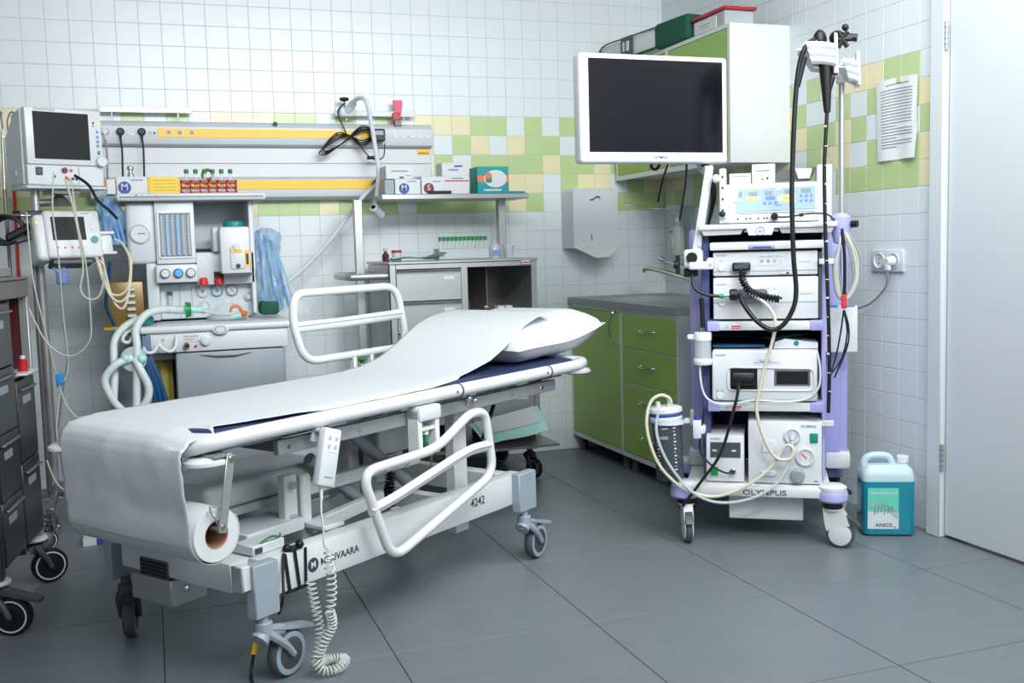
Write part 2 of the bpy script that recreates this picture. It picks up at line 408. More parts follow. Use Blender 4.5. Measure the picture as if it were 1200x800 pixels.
# ------------------------------------------------------------ gas supply panel on back wall
t = thing('gas_supply_panel', 'long grey bedhead supply panel with yellow strips across the back wall', 'supply panel', (-2.2, 0, 1.37))
def extr(x0, x1, prof, m, g): g.prism([(x0, y, z) for y, z in prof], (x1-x0, 0, 0), m)
g = G(); extr(-2.97, -1.352, [(0, 1.745), (-.05, 1.745), (-.085, 1.73), (-.098, 1.715), (-.1, 1.66), (-.092, 1.637), (-.07, 1.628), (0, 1.628)], PALE, g); g.part('upper_housing', t)
g = G(); g.box(-2.97, -1.352, -.05, 0, 1.482, 1.629, WPLA, .003).box(-2.97, -1.352, -.054, -.04, 1.55, 1.553, GREY); g.part('middle_panel', t)
g = G(); extr(-2.97, -1.352, [(0, 1.487), (-.055, 1.487), (-.09, 1.47), (-.095, 1.42), (-.088, 1.39), (-.06, 1.375), (0, 1.375)], PALE, g); g.part('lower_housing', t)
g = G(); g.box(-2.665, -1.63, -.1025, -.094, 1.667, 1.707, YEL); g.part('yellow_strip', t)
g = G(); g.box(-3.0, -1.36, -.0985, -.09, 1.425, 1.468, YEL); g.part('yellow_strip', t)
for x in (-2.616, -2.567, -2.514, -1.84, -1.735):
    g = G(); g.cyl((x, -.1, 1.689), (x, -.106, 1.689), .0105, PALE).cyl((x, -.104, 1.689), (x, -.1075, 1.689), .0075, DGREY).cyl((x, -.106, 1.689), (x, -.11, 1.689), .0035, PALE)
    g.part('gas_outlet', t)
g = G(); g.cyl((-2.13, -.085, 1.73), (-2.13, -.1, 1.735), .013, CHROME, bev=.003); g.part('cap', t)
for x in (-2.892, -2.827, -2.78, -2.735, -1.54, -1.5, -1.455, -1.415, -1.375):
    g = G(); g.lathe([(.019, 0), (.019, .003), (.016, .003), (.014, .0005), (.001, .0005)], WPLA, Matrix.Translation((x, -.1, 1.69)) @ Matrix.Rotation(PI/2, 4, 'X'), seg=18)
    g.cyl((x-.004, -.1, 1.69), (x-.004, -.102, 1.69), .0018, DGREY, seg=6).cyl((x+.004, -.1, 1.69), (x+.004, -.102, 1.69), .0018, DGREY, seg=6)
    g.part('outlet', t)
for x in (-2.70, -2.68): g = G(); g.box(x-.004, x+.004, -.103, -.099, 1.68, 1.69, BLUEP if x > -2.69 else GREY); g.part('indicator', t)
g = G(); g.box(-1.425, -1.36, -.0525, -.05, 1.595, 1.62, YEL).box(-1.42, -1.365, -.0528, -.05, 1.6, 1.607, REDP); g.part('sticker', t)
for x, m, lb, c in ((-2.892, PALE, 'grey plug with a cord, leftmost on the supply panel', GREYC), (-2.827, BLACK, 'black plug second from the left on the supply panel', BLACK), (-2.735, BLACK, 'black plug just left of the yellow strip on the supply panel', BLACK)):
    p = thing('power_plug', lb, 'plug', (x, -.12, 1.6)); g = G()
    g.cyl((x, -.1, 1.69), (x, -.125, 1.69), .0185, m, .015, bev=.003).cyl((x, -.118, 1.68), (x, -.118, 1.65), .007, m, .004); g.part('plug_body', p)
    g = G(); g.tube([(x, -.118, 1.655), (x+.003, -.12, 1.6), (x, -.125, 1.5), (x-.003, -.11, 1.4)], .0042, c, sm=5); g.part('cord', p)
for x0, x1, lb, br in ((-2.912, -2.508, 'short aluminium wall rail at the left above the supply panel', (-2.86, -2.57)), (-1.836, -1.43, 'short white wall rail at the right above the supply panel', (-1.78, -1.49))):
    t = thing('wall_rail', lb, 'rail', ((x0+x1)/2, 0, 1.78))
    g = G(); g.box(x0, x1, -.064, -.054, 1.782, 1.808, STEEL if x0 < -2 else WHITE, .002); g.part('rail_bar', t)
    for x in br: g = G(); g.cyl((x, -.055, 1.795), (x, 0, 1.795), .006, STEEL, seg=10).cyl((x, -.004, 1.795), (x, 0, 1.795), .014, STEEL).box(x-.003, x+.003, -.062, -.056, 1.76, 1.79, STEELD); g.part('bracket', t)
g = G(); g.prism([(-1.535, -.075, 1.79), (-1.505, -.075, 1.79), (-1.496, -.075, 1.862), (-1.543, -.075, 1.862)], (0, .018, 0), MAG).box(-1.55, -1.512, -.082, -.068, 1.745, 1.8, RED, .003).box(-1.545, -1.51, -.088, -.07, 1.73, 1.765, BROWNG, .004)
g.solo('rail_clip', 'magenta plastic clip holder on the white wall rail', 'clip')
# examination lamp
t = thing('examination_lamp', 'white gooseneck examination lamp clamped to the white wall rail', 'lamp', (-1.78, -.1, 1.29))
g = G(); g.box(-1.815, -1.745, -.1, -.05, 1.775, 1.82, PALE, .008, seg=2).cyl((-1.78, -.09, 1.8), (-1.75, -.12, 1.84), .018, PALE); g.part('clamp', t)
g = G(); g.cyl((-1.79, -.08, 1.82), (-1.79, -.08, 1.852), .004, CHROME, seg=8)
g.lathe([(.004, 0), (.022, .006), (.024, .016), (.018, .02), (.001, .021)], BLACK, Matrix.Translation((-1.79, -.08, 1.848)), seg=12); g.part('knob', t)
g = G(); g.tube([(-1.77, -.1, 1.815), (-1.745, -.18, 1.85), (-1.715, -.24, 1.83), (-1.695, -.25, 1.72), (-1.68, -.25, 1.6), (-1.67, -.25, 1.5), (-1.68, -.25, 1.4), (-1.69, -.25, 1.34)], .0105, WPLA, sm=8, rf=lambda a, k: .0105+(.0008 if k % 2 else 0)); g.part('gooseneck', t)
g = G(); g.cyl((-1.71, -.29, 1.325), (-1.665, -.24, 1.29), .022, WPLA, .026, bev=.004).cyl((-1.7115, -.2925, 1.3265), (-1.71, -.29, 1.325), .011, BLACK); g.part('lamp_head', t)
t = thing('power_adapter', 'black power adapter with bundled black lead on the supply panel', 'adapter', (-1.64, -.13, 1.6))
g = G(); g.box(-1.68, -1.61, -.165, -.1, 1.65, 1.71, BLACK, .005).box(-1.67, -1.62, -.167, -.16, 1.68, 1.70, GREY); g.part('adapter_body', t)
g = G(); g.tube([(-1.79, -.1, 1.84), (-1.83, -.11, 1.79), (-1.80, -.13, 1.7), (-1.80, -.14, 1.67)], .0035, BLACK, sm=6)
for q in range(4): g.tube([(-1.78, -.13, 1.68), (-1.84, -.14, 1.66+.01*q), (-1.93+.01*q, -.14, 1.60+.012*q), (-1.9, -.14, 1.585+.006*q), (-1.82, -.135, 1.64), (-1.72, -.135, 1.70+.008*q), (-1.66, -.135, 1.69), (-1.72, -.135, 1.655-.01*q), (-1.78, -.13, 1.68)], .003, (BLACK, BLACK, REDP, BLACK)[q] if q != 2 else BLACK, sm=5)
g.tube([(-1.75, -.13, 1.67), (-1.71, -.14, 1.6), (-1.67, -.14, 1.565), (-1.62, -.14, 1.575), (-1.61, -.14, 1.64)], .0032, BLACK, sm=6).cyl((-1.7, -.14, 1.57), (-1.65, -.14, 1.575), .008, BLACK)
g.part('cable', t)
g = G(); g.tube([(-1.655, -.1, 1.45), (-1.675, -.14, 1.43), (-1.74, -.2, 1.38), (-1.83, -.2, 1.27), (-1.92, -.2, 1.16), (-2.03, -.2, 1.05), (-2.14, -.25, .97), (-2.2, -.3, .93)], .010, WPLA, sm=8)
g.cyl((-1.64, -.094, 1.46), (-1.66, -.12, 1.44), .02, DGREY); g.solo('supply_hose', 'white hose hanging diagonally from the lower end of the supply panel', 'hose')
# ------------------------------------------------------------ paper towel dispenser
t = thing('towel_dispenser', 'white folded paper towel dispenser on the back wall above the green cabinet', 'dispenser', (-.45, 0, 1.1))
g = G(); g.prism([(-.62, 0, 1.1), (-.60, -.115, 1.1), (-.345, -.125, 1.1), (-.335, 0, 1.1)], (0, 0, .3), PALE)
g.rings([[(-.62, 0, 1.4), (-.60, -.115, 1.4), (-.345, -.125, 1.4), (-.335, 0, 1.4)], [(-.61, 0, 1.418), (-.59, -.10, 1.418), (-.355, -.11, 1.418), (-.345, 0, 1.418)]], PALE)
g.part('housing', t)
g = G(); g.box(-.5, -.497, -.1235, -.118, 1.14, 1.175, DGREY); g.part('slot', t)
g = G(); g.tube([(-.505, -.125, 1.355), (-.49, -.126, 1.357), (-.475, -.127, 1.368), (-.455, -.127, 1.371), (-.45, -.127, 1.362)], .003, INK, sm=4); g.part('logo', t)
g = G(); g.prism([(-.59, -.13, 1.098), (-.35, -.135, 1.1), (-.42, -.17, 1.05), (-.5, -.17, 1.048)], (0, .02, .004), CARD); g.part('paper_towel', t, 'folded white towel sticking out below')
# soap dispenser on right wall
t = thing('soap_dispenser', 'clear pump bottle in a wall bracket above the sink', 'soap dispenser', (-.05, -.26, 1.04))
g = G(); g.box(-.02, 0, -.34, -.2, 1.04, 1.31, CLEARG, .004).box(-.09, -.0, -.33, -.2, 1.035, 1.045, CLEARG); g.box(-.1, -.02, -.225, -.205, 1.285, 1.32, WPLA, .004); g.part('bracket', t)
g = G(); g.lathe([(.001, 0), (.038, 0), (.04, .01), (.04, .13), (.03, .155), (.012, .165), (.012, .18)], CLEARG, Matrix.Translation((-.06, -.26, 1.047)), 20); g.part('bottle', t)
g = G(); g.lathe([(.036, .0), (.036, .04)], AMBER, Matrix.Translation((-.06, -.26, 1.06)), 16); g.part('liquid', t)
g = G(); g.cyl((-.06, -.26, 1.225), (-.06, -.26, 1.25), .015, WPLA).cyl((-.06, -.26, 1.25), (-.06, -.26, 1.275), .006, WPLA).box(-.1, -.05, -.268, -.252, 1.27, 1.283, WPLA, .003); g.part('pump', t)
g = G(); g.box(-.102, -.098, -.28, -.235, 1.09, 1.15, CARD).text('3', .02, (-.1025, -.26, 1.11), INK, (0, -1, 0)).box(-.101, -.098, -.28, -.24, 1.17, 1.178, REDP); g.part('bottle_label', t)
g = G(); g.tube([(-.1, -.21, 1.3), (-.16, -.18, 1.302), (-.24, -.14, 1.32), (-.3, -.12, 1.335)], .003, CHROME, sm=5).ball((-.3, -.12, 1.335), .007, CHROME); g.part('elbow_lever', t)
# ------------------------------------------------------------ sink cabinet
t = thing('sink_cabinet', 'green fronted base cabinet with drawers against the right wall', 'cabinet', (-.3, -.62, 0))
g = G(); g.box(-.565, -.01, -1.215, -.01, .08, .70, SIDEG).box(-.565, -.01, -1.2205, -1.195, .70, .80, SIDEG).box(-.565, -.545, -1.195, -.01, .70, .80, SIDEG).box(-.583, -.565, -1.22, -1.2, .08, .80, ALU).box(-.583, -.565, -.03, -.01, .08, .80, ALU).box(-.583, -.565, -.655, -.63, .08, .80, ALU).box(-.582, -.565, -1.2, -.03, .08, .105, ALU).box(-.582, -.565, -1.2, -.03, .785, .80, ALU).box(-.584, -.01, -1.2235, -1.2205, .081, .80, SIDEG); g.part('carcass', t)
g = G(); g.box(-.586, -.566, -.63, -.034, .107, .783, GREEN, .0015); dd = g.part('cabinet_door', t)
g = G(); g.tube([(-.586, -.585, .63), (-.605, -.582, .64), (-.618, -.572, .71), (-.605, -.582, .775), (-.586, -.585, .785)], .0045, CHROME, sm=6); g.part('handle', dd)
zs = [.107, .273, .45, .618, .783]
for k in range(4):
    g = G(); g.box(-.586, -.566, -1.198, -.657, zs[k]+.002, zs[k+1]-.004, GREEN, .0015).box(-.5865, -.566, -1.198, -.657, zs[k+1]-.004, zs[k+1]-.0005, ALU); dr = g.part('drawer', t)
    zc = (zs[k]+zs[k+1])/2+.01
    g = G(); g.tube([(-.586, -.86, zc), (-.606, -.875, zc), (-.612, -.925, zc), (-.606, -.98, zc), (-.586, -.995, zc)], .0045, CHROME, sm=5).ball((-.588, -.86, zc), .008, CHROME).ball((-.588, -.995, zc), .008, CHROME); g.part('handle', dr)
for x, y in ((-.54, -.06), (-.54, -.60), (-.54, -.70), (-.54, -1.15), (-.1, -.06), (-.1, -1.15)):
    g = G(); g.cyl((x, y, 0), (x, y, .08), .02, DGREY if x < -.3 else BLACK).part('leg', t)
WTA = sorted([2*PI*(k+.5)/48 for k in range(48)]+[math.atan2(y, x) % (2*PI) for x, y in ((.319, .499), (-.277, .499), (-.277, -.724), (.319, -.724))])
def wt_ring(z, hole, e=0):
    out = []
    for a in WTA:
        c_, s_ = math.cos(a), math.sin(a)
        if hole: out.append((-.32+.185*c_, -.5+.275*s_, z))
        else:
            q = min((.277-e if c_ < 0 else .319-e)/max(abs(c_), 1e-6), (.724-e if s_ < 0 else .499-e)/max(abs(s_), 1e-6))
            out.append((-.32+q*c_, -.5+q*s_, z))
    return out
WT = mat('worktop_metal', (150, 154, 156), .4, .4, var=.06)
g = G(); g.rings([wt_ring(.802, 0), wt_ring(.835, 0), wt_ring(.837, 0, .002), wt_ring(.837, 1), wt_ring(.802, 1)], WT, closed=True)
wt = g.solo('worktop', 'grey metal worktop lying on the green base cabinet', 'worktop')
t = thing('sink_bowl', 'round stainless sink set into the grey worktop', 'sink', (-.32, -.5, .8))
g = G(); g.lathe([(.2, .0), (.198, .003), (.186, .0035), (.18, -.01), (.165, -.09), (.14, -.115), (.03, -.125), (.001, -.126)], STEEL, Matrix.Translation((-.32, -.5, .837)) @ Matrix.Diagonal((1, 1.5, 1, 1)), 32); g.part('basin', t)
t = thing('mixer_tap', 'chrome mixer tap with a long lever behind the sink', 'tap', (-.16, -.72, .837))
g = G(); g.cyl((-.16, -.72, .837), (-.16, -.72, .93), .022, CHROME, .02).cyl((-.16, -.72, .93), (-.16, -.72, .96), .025, CHROME, .02, bev=.004); g.part('body', t)
g = G(); g.tube([(-.16, -.72, .9), (-.19, -.62, .93), (-.235, -.46, .965), (-.275, -.32, .985), (-.28, -.30, .965)], .011, CHROME, sm=6); g.part('spout', t)
g = G(); g.tube([(-.16, -.72, .955), (-.19, -.64, .975), (-.23, -.52, 1.01), (-.25, -.44, 1.03)], .006, CHROME, sm=5).cyl((-.247, -.455, 1.026), (-.255, -.43, 1.036), .012, CHROME); g.part('lever', t)
# upper cabinet
t = thing('wall_cabinet', 'green and white wall cupboard hung high behind the large monitor', 'cabinet', (-.15, -.62, 1.46))
g = G(); g.box(-.283, -.003, -1.196, -.03, 1.467, 2.055, WHITE, .001).box(-.305, -.283, -1.2, -1.18, 1.46, 2.06, WHITE).box(-.305, -.283, -.045, -.025, 1.46, 2.06, WHITE).box(-.305, -.283, -.63, -.605, 1.46, 2.06, WHITE).box(-.304, -.283, -1.18, -.045, 1.46, 1.485, WHITE).box(-.304, -.283, -1.18, -.045, 2.043, 2.06, WHITE).box(-.283, -.0, -1.2, -1.196, 1.46, 2.06, WHITE).box(-.283, -.0, -1.196, -.03, 2.055, 2.06, WHITE); g.part('carcass', t)
for y0, y1 in ((-1.178, -.632), (-.603, -.047)):
    g = G(); g.box(-.303, -.284, y0, y1, 1.487, 2.041, GREEN, .0015); dd = g.part('cabinet_door', t)
    g = G(); yy = y1-.04 if y0 < -1 else y0+.04; g.tube([(-.303, yy, 1.52), (-.32, yy, 1.53), (-.325, yy, 1.58), (-.32, yy, 1.63), (-.303, yy, 1.64)], .0045, CHROME, sm=5); g.part('handle', dd)
t = thing('lidded_box', 'clear plastic box with a red lid on top of the wall cupboard', 'box', (-.21, -.98, 2.06))
g = G(); g.box(-.28, -.13, -1.12, -.84, 2.06, 2.135, CLEARG, .006); g.part('box_body', t)
g = G(); g.box(-.29, -.12, -1.13, -.83, 2.135, 2.15, RED, .004); g.part('lid', t)
g = G(); g.box(-.283, -.28, -1.05, -.86, 2.07, 2.125, CARD).box(-.2835, -.282, -1.0, -.9, 2.1, 2.104, GREYC).box(-.2835, -.282, -.98, -.92, 2.088, 2.091, GREYC); g.part('box_label', t)
t = thing('storage_case', 'pale zipped case with a wide dark green strap on the wall cupboard', 'case', (-.3, -.42, 2.06))
CM = F(-.385, -.03, .09, -.86); g = G(CM); g.box(.0, .6, .0, .15, 2.062, 2.172, OFFW, .02, seg=2); g.part('case_body', t)
g = G(CM); g.box(.52, .80, -.006, .12, 2.061, 2.185, DGREEN, .022, seg=3); g.part('strap', t)
g = G(CM); g.tube([(.53, -.003, 2.168), (.3, -.003, 2.17), (.02, -.003, 2.165), (.0, -.003, 2.08)], .004, DGREEN, sm=5).tube([(.0, -.003, 2.075), (.25, -.005, 2.069), (.53, -.003, 2.07)], .007, DGREEN, sm=4); g.part('piping', t)
g = G(CM); g.box(.22, .33, -.012, .0, 2.075, 2.175, DGREY, .004).box(.245, .305, -.015, -.01, 2.10, 2.15, PALE, .002).box(.27, .28, -.017, -.013, 2.09, 2.16, DGREY); g.part('buckle', t)
# ------------------------------------------------------------ steel cart by the back wall
def caster(name, parent, x, y, h, ang, R, w, fork, tyre, hub, pedal=None, off=.035, ring=None):
    """a swivel caster: stem under z=h at (x,y), wheel trailing in direction ang"""
    base = Matrix.Translation((x, y, 0)) @ Matrix.Rotation(ang, 4, 'Z')
    g = G(base)
    g.cyl((0, 0, h-.02), (0, 0, h), .014, fork, seg=12)
    top = R*2+.006
    g.cyl((0, 0, top-.004), (0, 0, h-.018), .024, fork, seg=16, bev=.002)
    for s in (-1, 1):
        y0 = s*(w/2+.007)
        g.tube([(.0, y0*.7, top+.012), (off*.3, y0, top-.01), (off*.7, y0, (top+R)/2-.004), (off, y0, R)], .0105, fork, seg=8, sm=3, rf=lambda a, k: .0125-.003*a)
        g.ball((off, y0, R), .0095, fork, (1, .9, 1), 10)
    g.tube([(-.018, 0, top-.004), (.0, 0, top+.008), (.02, 0, top+.008), (off*.8, 0, top-.002)], w/2+.008, fork, seg=10, rf=lambda a, k: (w/2+.009)*(1-.35*a), sm=2)
    if pedal:
        g.prism([(.0, -w/2-.004, top+.022), (.02, -w/2-.004, top+.02), (off+R+.026, -w/2-.002, top-.016), (off+R+.028, -w/2-.002, top-.027), (off, -w/2-.004, top-.004)], (0, w+.008, 0), pedal)
    o = g.part(name, parent)
    g = G(base @ Matrix.Translation((off, 0, R)) @ Matrix.Rotation(PI/2, 4, 'X') @ Matrix.Translation((0, 0, 0)))
    h2 = w/2
    g.lathe([(R*.62, -h2+.001), (R*.8, -h2), (R*.93, -h2+.002), (R, -h2+.008), (R, h2-.008), (R*.93, h2-.002), (R*.8, h2), (R*.62, h2-.001)], tyre, seg=30, caps=False)
    g.lathe([(.001, -h2+.002), (R*.3, -h2), (R*.62, -h2+.001), (R*.64, -h2+.0015)], hub, seg=30, caps=False)
    g.lathe([(.001, h2-.002), (R*.3, h2), (R*.62, h2-.001), (R*.64, h2-.0015)], hub, seg=30, caps=False)
    for s in (-1, 1):
        g.lathe([(R*.68, s*(h2+.0004)), (R*.8, s*(h2+.0008)), (R*.9, s*(h2-.0004))] if tyre is not BLACK else [(R*.74, s*(h2+.0006)), (R*.82, s*(h2+.0006))], PALE if tyre is BLACK else BLUEG, seg=30, caps=False)
        g.cyl((0, 0, s*h2*.9), (0, 0, s*(h2+.01)), .007, fork, seg=10)
    g.part('wheel', o)
    if ring:
        g = G(); g.cyl((x, y, h), (x, y, h+.012), .045, ring, seg=24, bev=.003); g.part('bumper_disc', parent)
    return o
SH_B = None
t = thing('steel_cart', 'stainless steel drawer cart with a raised shelf against the back wall', 'cart', (-1.36, -.36, 0))
g = G(); X0, X1, Y0, Y1 = -1.712, -1.0, -.6, -.12
for x in (X0, X1-.028):
    g.box(x, x+.028, Y0-.001, Y0+.028, .16, 1.051, STEEL, .002)
g.box(X0, X0+.004, Y0, Y1, .16, 1.05, STEEL).box(X1-.004, X1, Y0, Y1, .16, 1.05, STEEL).box(X0, X1, Y1-.004, Y1, .16, 1.05, STEELD).box(X0, X1, Y0, Y1, .16, .175, STEELD)
g.box(-1.375, -1.345, Y0, Y1, .16, 1.03, STEEL).box(X0+.029, X1-.029, Y0, Y0+.02, 1.028, 1.051, STEEL, .002).box(-1.345, X1, Y0+.01, Y1, .76, .772, STEEL).box(-1.19, -1.185, Y0+.2, Y1, .76, 1.03, STEELD)
g.part('frame', t)
g = G(); g.box(X0-.005, X1+.005, Y0-.005, Y1+.02, 1.052, 1.064, STEEL, .002).box(X1-.17, X1+.005, Y1, Y1+.02, 1.064, 1.085, STEEL); g.part('cart_top', t)
for k in range(6):
    z1 = 1.024-.146*k; z0 = z1-.142
    if z0 < .16: break
    for x0, x1 in ((-1.683, -1.377),) + (((-1.343, -1.03),) if k > 1 else ()):
        g = G(); g.box(x0, x1, Y0-.004, Y0+.02, z0, z1, STEEL, .002).box(x0+.005, x1-.005, Y0-.006, Y0-.002, z1-.018, z1-.008, STEEL, .001); dr = g.part('drawer', t)
        g = G(); g.box(x0+.002, x1-.002, Y0-.024, Y0-.003, z1-.009, z1-.001, CHROME, .003); g.part('handle', dr)
        g = G(); g.box(x1-.085, x1-.035, Y0-.0065, Y0-.004, z1-.048, z1-.032, CARD); g.part('drawer_label', dr)
g = G(); g.box(-1.08, -1.035, Y0-.008, Y0-.004, 1.036, 1.052, CARD).box(-1.078, -1.037, Y0-.0085, Y0-.006, 1.04, 1.046, REDP); g.part('sticker', t)
for x in (-1.79, -1.07):
    g = G(); g.box(x-.02, x+.02, -.32, -.28, .05 if x < -1.7 else 1.06, 1.36, STEEL, .003); g.part('shelf_post', t)
g = G(); g.box(-1.695, -.965, -.42, -.16, 1.353, 1.378, STEEL, .003); g.part('upper_shelf', t)
g = G(); g.tube([(-1.71, -.56, 1.0), (-1.85, -.56, 1.0), (-1.89, -.53, 1.0), (-1.89, -.25, 1.0), (-1.85, -.22, 1.0), (-1.71, -.22, 1.0)], .0165, STEEL, seg=12, sm=4); g.part('push_handle', t)
for x, y, a in ((-1.66, -.55, -.6), (-1.045, -.56, -1.2), (-1.66, -.17, .5), (-1.10, -.19, .2)):
    caster('caster', t, x, y, .145, a, .05, .03, DGREY, BLACK, BLACK, off=.03, ring=OFFW)
g = G(); g.box(-1.42, -1.0, -.84, -.6, .20, .21, STEELD); g.part('pull_out_tray', t)
g = G()
def padf(u, v): return (-1.37+.02*v+(.34-.04*v)*u, -.64-.19*v, .30+.062*u-.07*v-.018*u*v+.004*math.sin(7*u)*v)
g.grid(padf, 14, 10, MINT); pd = thing('absorbent_pad', 'white quilted pad with mint edges hanging from the steel cart tray', 'pad', (-1.2, -.8, .25)); g.part('pad_backing', pd)
g = G()
g.grid(lambda u, v: (lambda p: (p[0], p[1]-.001, p[2]+.004+.0015*math.sin(40*v)*math.sin(36*u)))(padf(.06+.88*u, .02+.62*v)), 20, 12, LINEN); g.part('quilted_face', pd)
# boxes on the shelf
def carton(name, x0, x1, y0, y1, z0, z1, label, group=None, m=CARD, cat='box', face=None, rz=0):
    cx, cy = (x0+x1)/2, (y0+y1)/2
    t = thing(name, label, cat, (cx, cy, z0), rz, group)
    X = Matrix.Translation((cx, cy, 0)) @ Matrix.Rotation(rz, 4, 'Z') @ Matrix.Translation((-cx, -cy, 0))
    g = G(X); g.box(x0, x1, y0, y1, z0, z1, m, .0015); g.part('box_body', t)
    if face: g = G(X); face(g, y0); g.part('print', t)
    return t
def disc(x, z, r, m, ch):
    def f(g, y):
        g.cyl((x, y-.0012, z), (x, y, z), r, m, seg=24); g.text(ch, r*1.05, (x, y-.0018, z+r*.1), CARD, bold=.01)
        g.box(x+.02, x+.06, y-.0006, y, z+.03, z+.035, INKB)
    return f
def lines(rows, m=GREYC):
    def f(g, y):
        for x0, x1, z0, z1, mm in rows: g.box(x0, x1, y-.0007, y, z0, z1, mm or m)
    return f
Z = 1.3785
carton('glove_box', -1.628, -1.505, -.41, -.3, Z, Z+.07, 'white glove box with blue M disc on the cart shelf', face=disc(-1.585, Z+.026, .025, BLUEP, 'M'))
carton('glove_box', -1.675, -1.63, -.40, -.29, Z, Z+.068, 'plain box with its dark side showing, leftmost on the cart shelf', m=GREY)
carton('medicine_box', -1.665, -1.535, -.39, -.27, Z+.072, Z+.135, 'white carton lying on top of the boxes at the left of the cart shelf', face=lines([(-1.64, -1.56, Z+.105, Z+.112, None), (-1.60, -1.58, Z+.075, Z+.083, INK), (-1.57, -1.545, Z+.085, Z+.09, None)]))
carton('glove_box', -1.50, -1.385, -.41, -.3, Z, Z+.082, 'white glove box with maroon S disc on the cart shelf', face=disc(-1.465, Z+.026, .025, MAROON, 'S'))
g = G(); g.box(-1.47, -1.355, -.418, -.411, Z, Z+.014, BLACK, .002); g.solo('marker_pen', 'black slim pen lying in front of the glove boxes on the cart shelf', 'pen')
carton('bandage_box', -1.39, -1.262, -.40, -.28, Z, Z+.085, 'white bandage box with a red line, lower of the two on the cart shelf', face=lines([(-1.39, -1.262, Z+.058, Z+.064, REDP), (-1.35, -1.29, Z+.07, Z+.076, INKB)]))
carton('bandage_box', -1.392, -1.268, -.39, -.28, Z+.0855, Z+.148, 'white bandage box stacked on the red lined box on the cart shelf', face=lines([(-1.36, -1.31, Z+.11, Z+.118, INKB), (-1.33, -1.29, Z+.128, Z+.136, BLUEP)]))
t = carton('mask_box', -1.222, -1.062, -.41, -.28, Z, Z+.128, 'teal box of face masks with an oval window on the cart shelf', m=TEALC)
g = G(); y = -.4105
g.rings([[(-1.13+.058*math.cos(a), y-.0005-.0008*k, Z+.07+.042*math.sin(a)) for a in [2*PI*j/28 for j in range(28)]] for k in (0, 1)], CARD)
g.box(-1.222, -1.185, y-.0008, y, Z+.055, Z+.085, ORANGE).box(-1.09, -1.062, y-.0008, y, Z+.055, Z+.085, ORANGE).box(-1.19, -1.1, y-.0008, y, Z+.012, Z+.02, CARD)
g.rings([[(-1.165+.018*math.cos(a), y-.0016-.0008*k, Z+.075+.026*math.sin(a)) for a in [2*PI*j/20 for j in range(20)]] for k in (0, 1)], ORANGE)
g.box(-1.178, -1.15, y-.003, y-.001, Z+.052, Z+.072, TEAL); g.part('print', t)
g = G(); g.box(-1.06, -.975, -.40, -.27, Z, Z+.01, TEALC, .002).box(-1.06, -.975, -.275, -.27, Z+.01, Z+.018, TEALC); g.solo('flat_pouch', 'flat teal pouch at the right end of the cart shelf', 'pouch')
g = G(); g.lathe([(.018, 0), (.02, .05), (.012, .07), (.012, .085)], CLEARG, Matrix.Translation((-1.44, -.24, Z)), 14); g.solo('small_bottle', 'small misty bottle behind the boxes on the cart shelf', 'bottle')
# things on the cart top
ZT = 1.0645
t = thing('tube_rack', 'clear rack of green capped sample tubes on the steel cart', 'tube rack', (-1.33, -.47, ZT))
g = G(); g.box(-1.455, -1.21, -.52, -.42, ZT, ZT+.006, CLEARG).box(-1.455, -1.21, -.52, -.517, ZT, ZT+.055, CLEARG).box(-1.455, -1.21, -.423, -.42, ZT, ZT+.055, CLEARG).box(-1.455, -1.21, -.52, -.42, ZT+.05, ZT+.053, CLEARG); g.part('rack_frame', t)
proto = None; pcap = None
for k in range(12):
    x = -1.443+.0202*k
    T_ = thing('sample_tube', 'green capped sample tube standing in the clear rack on the steel cart', 'tube', (x, -.5, ZT+.006), 0, 'green capped tubes in the clear rack')
    if proto is None:
        g = G(Matrix.Translation((x, -.5, ZT+.006))); g.lathe([(.001, 0), (.0065, .004), (.007, .085)], CLEARG, seg=10); proto = g.part('tube_body', T_)
        g = G(Matrix.Translation((x, -.5, ZT+.006))); g.cyl((0, 0, .083), (0, 0, .102), .0088, GREENC, seg=12, bev=.001); pcap = g.part('tube_cap', T_)
    else:
        link_copy(proto, T_, proto.location); link_copy(pcap, T_, pcap.location)
g = G(); g.grid(lambda u, v: (-1.69+.26*u, -.57+.12*v, ZT+.012+.02*u*(1-v)+.009*math.sin(9*u+4*v)*math.sin(7*v+2*u)), 18, 8, mat('pale_mint', (186, 222, 222), .7, var=.05))
g.solo('folded_cloth', 'crumpled pale turquoise cloth lying on the steel cart', 'cloth')
g = G(); g.lathe([(.001, 0), (.016, 0), (.017, .03), (.008, .042), (.008, .05), (.011, .052), (.011, .06), (.001, .06)], BROWNG, Matrix.Translation((-1.735+.04, -.45, ZT)), 14).cyl((-1.695, -.45, ZT+.05), (-1.695, -.45, ZT+.058), .011, OFFW)
g.solo('medicine_bottle', 'small brown glass bottle at the left of the cart top', 'bottle')
t = thing('specimen_pot', 'small clear pot with a red lid on the cart top', 'pot', (-1.64, -.44, ZT)); g = G(); g.cyl((-1.64, -.44, ZT), (-1.64, -.44, ZT+.04), .022, CLEARG).part('pot_body', t)
g = G(); g.cyl((-1.64, -.44, ZT+.04), (-1.64, -.44, ZT+.052), .024, RED, bev=.002); g.part('lid', t)
g = G(); g.lathe([(.001, 0), (.026, 0), (.027, .055), (.018, .07), (.008, .075), (.008, .085), (.001, .086)], CLEARG, Matrix.Translation((-1.165, -.47, ZT)), 16).box(-1.185, -1.145, -.4985, -.497, ZT+.015, ZT+.04, INKB); g.solo('spray_bottle', 'clear labelled bottle right of the sample tube rack', 'bottle')
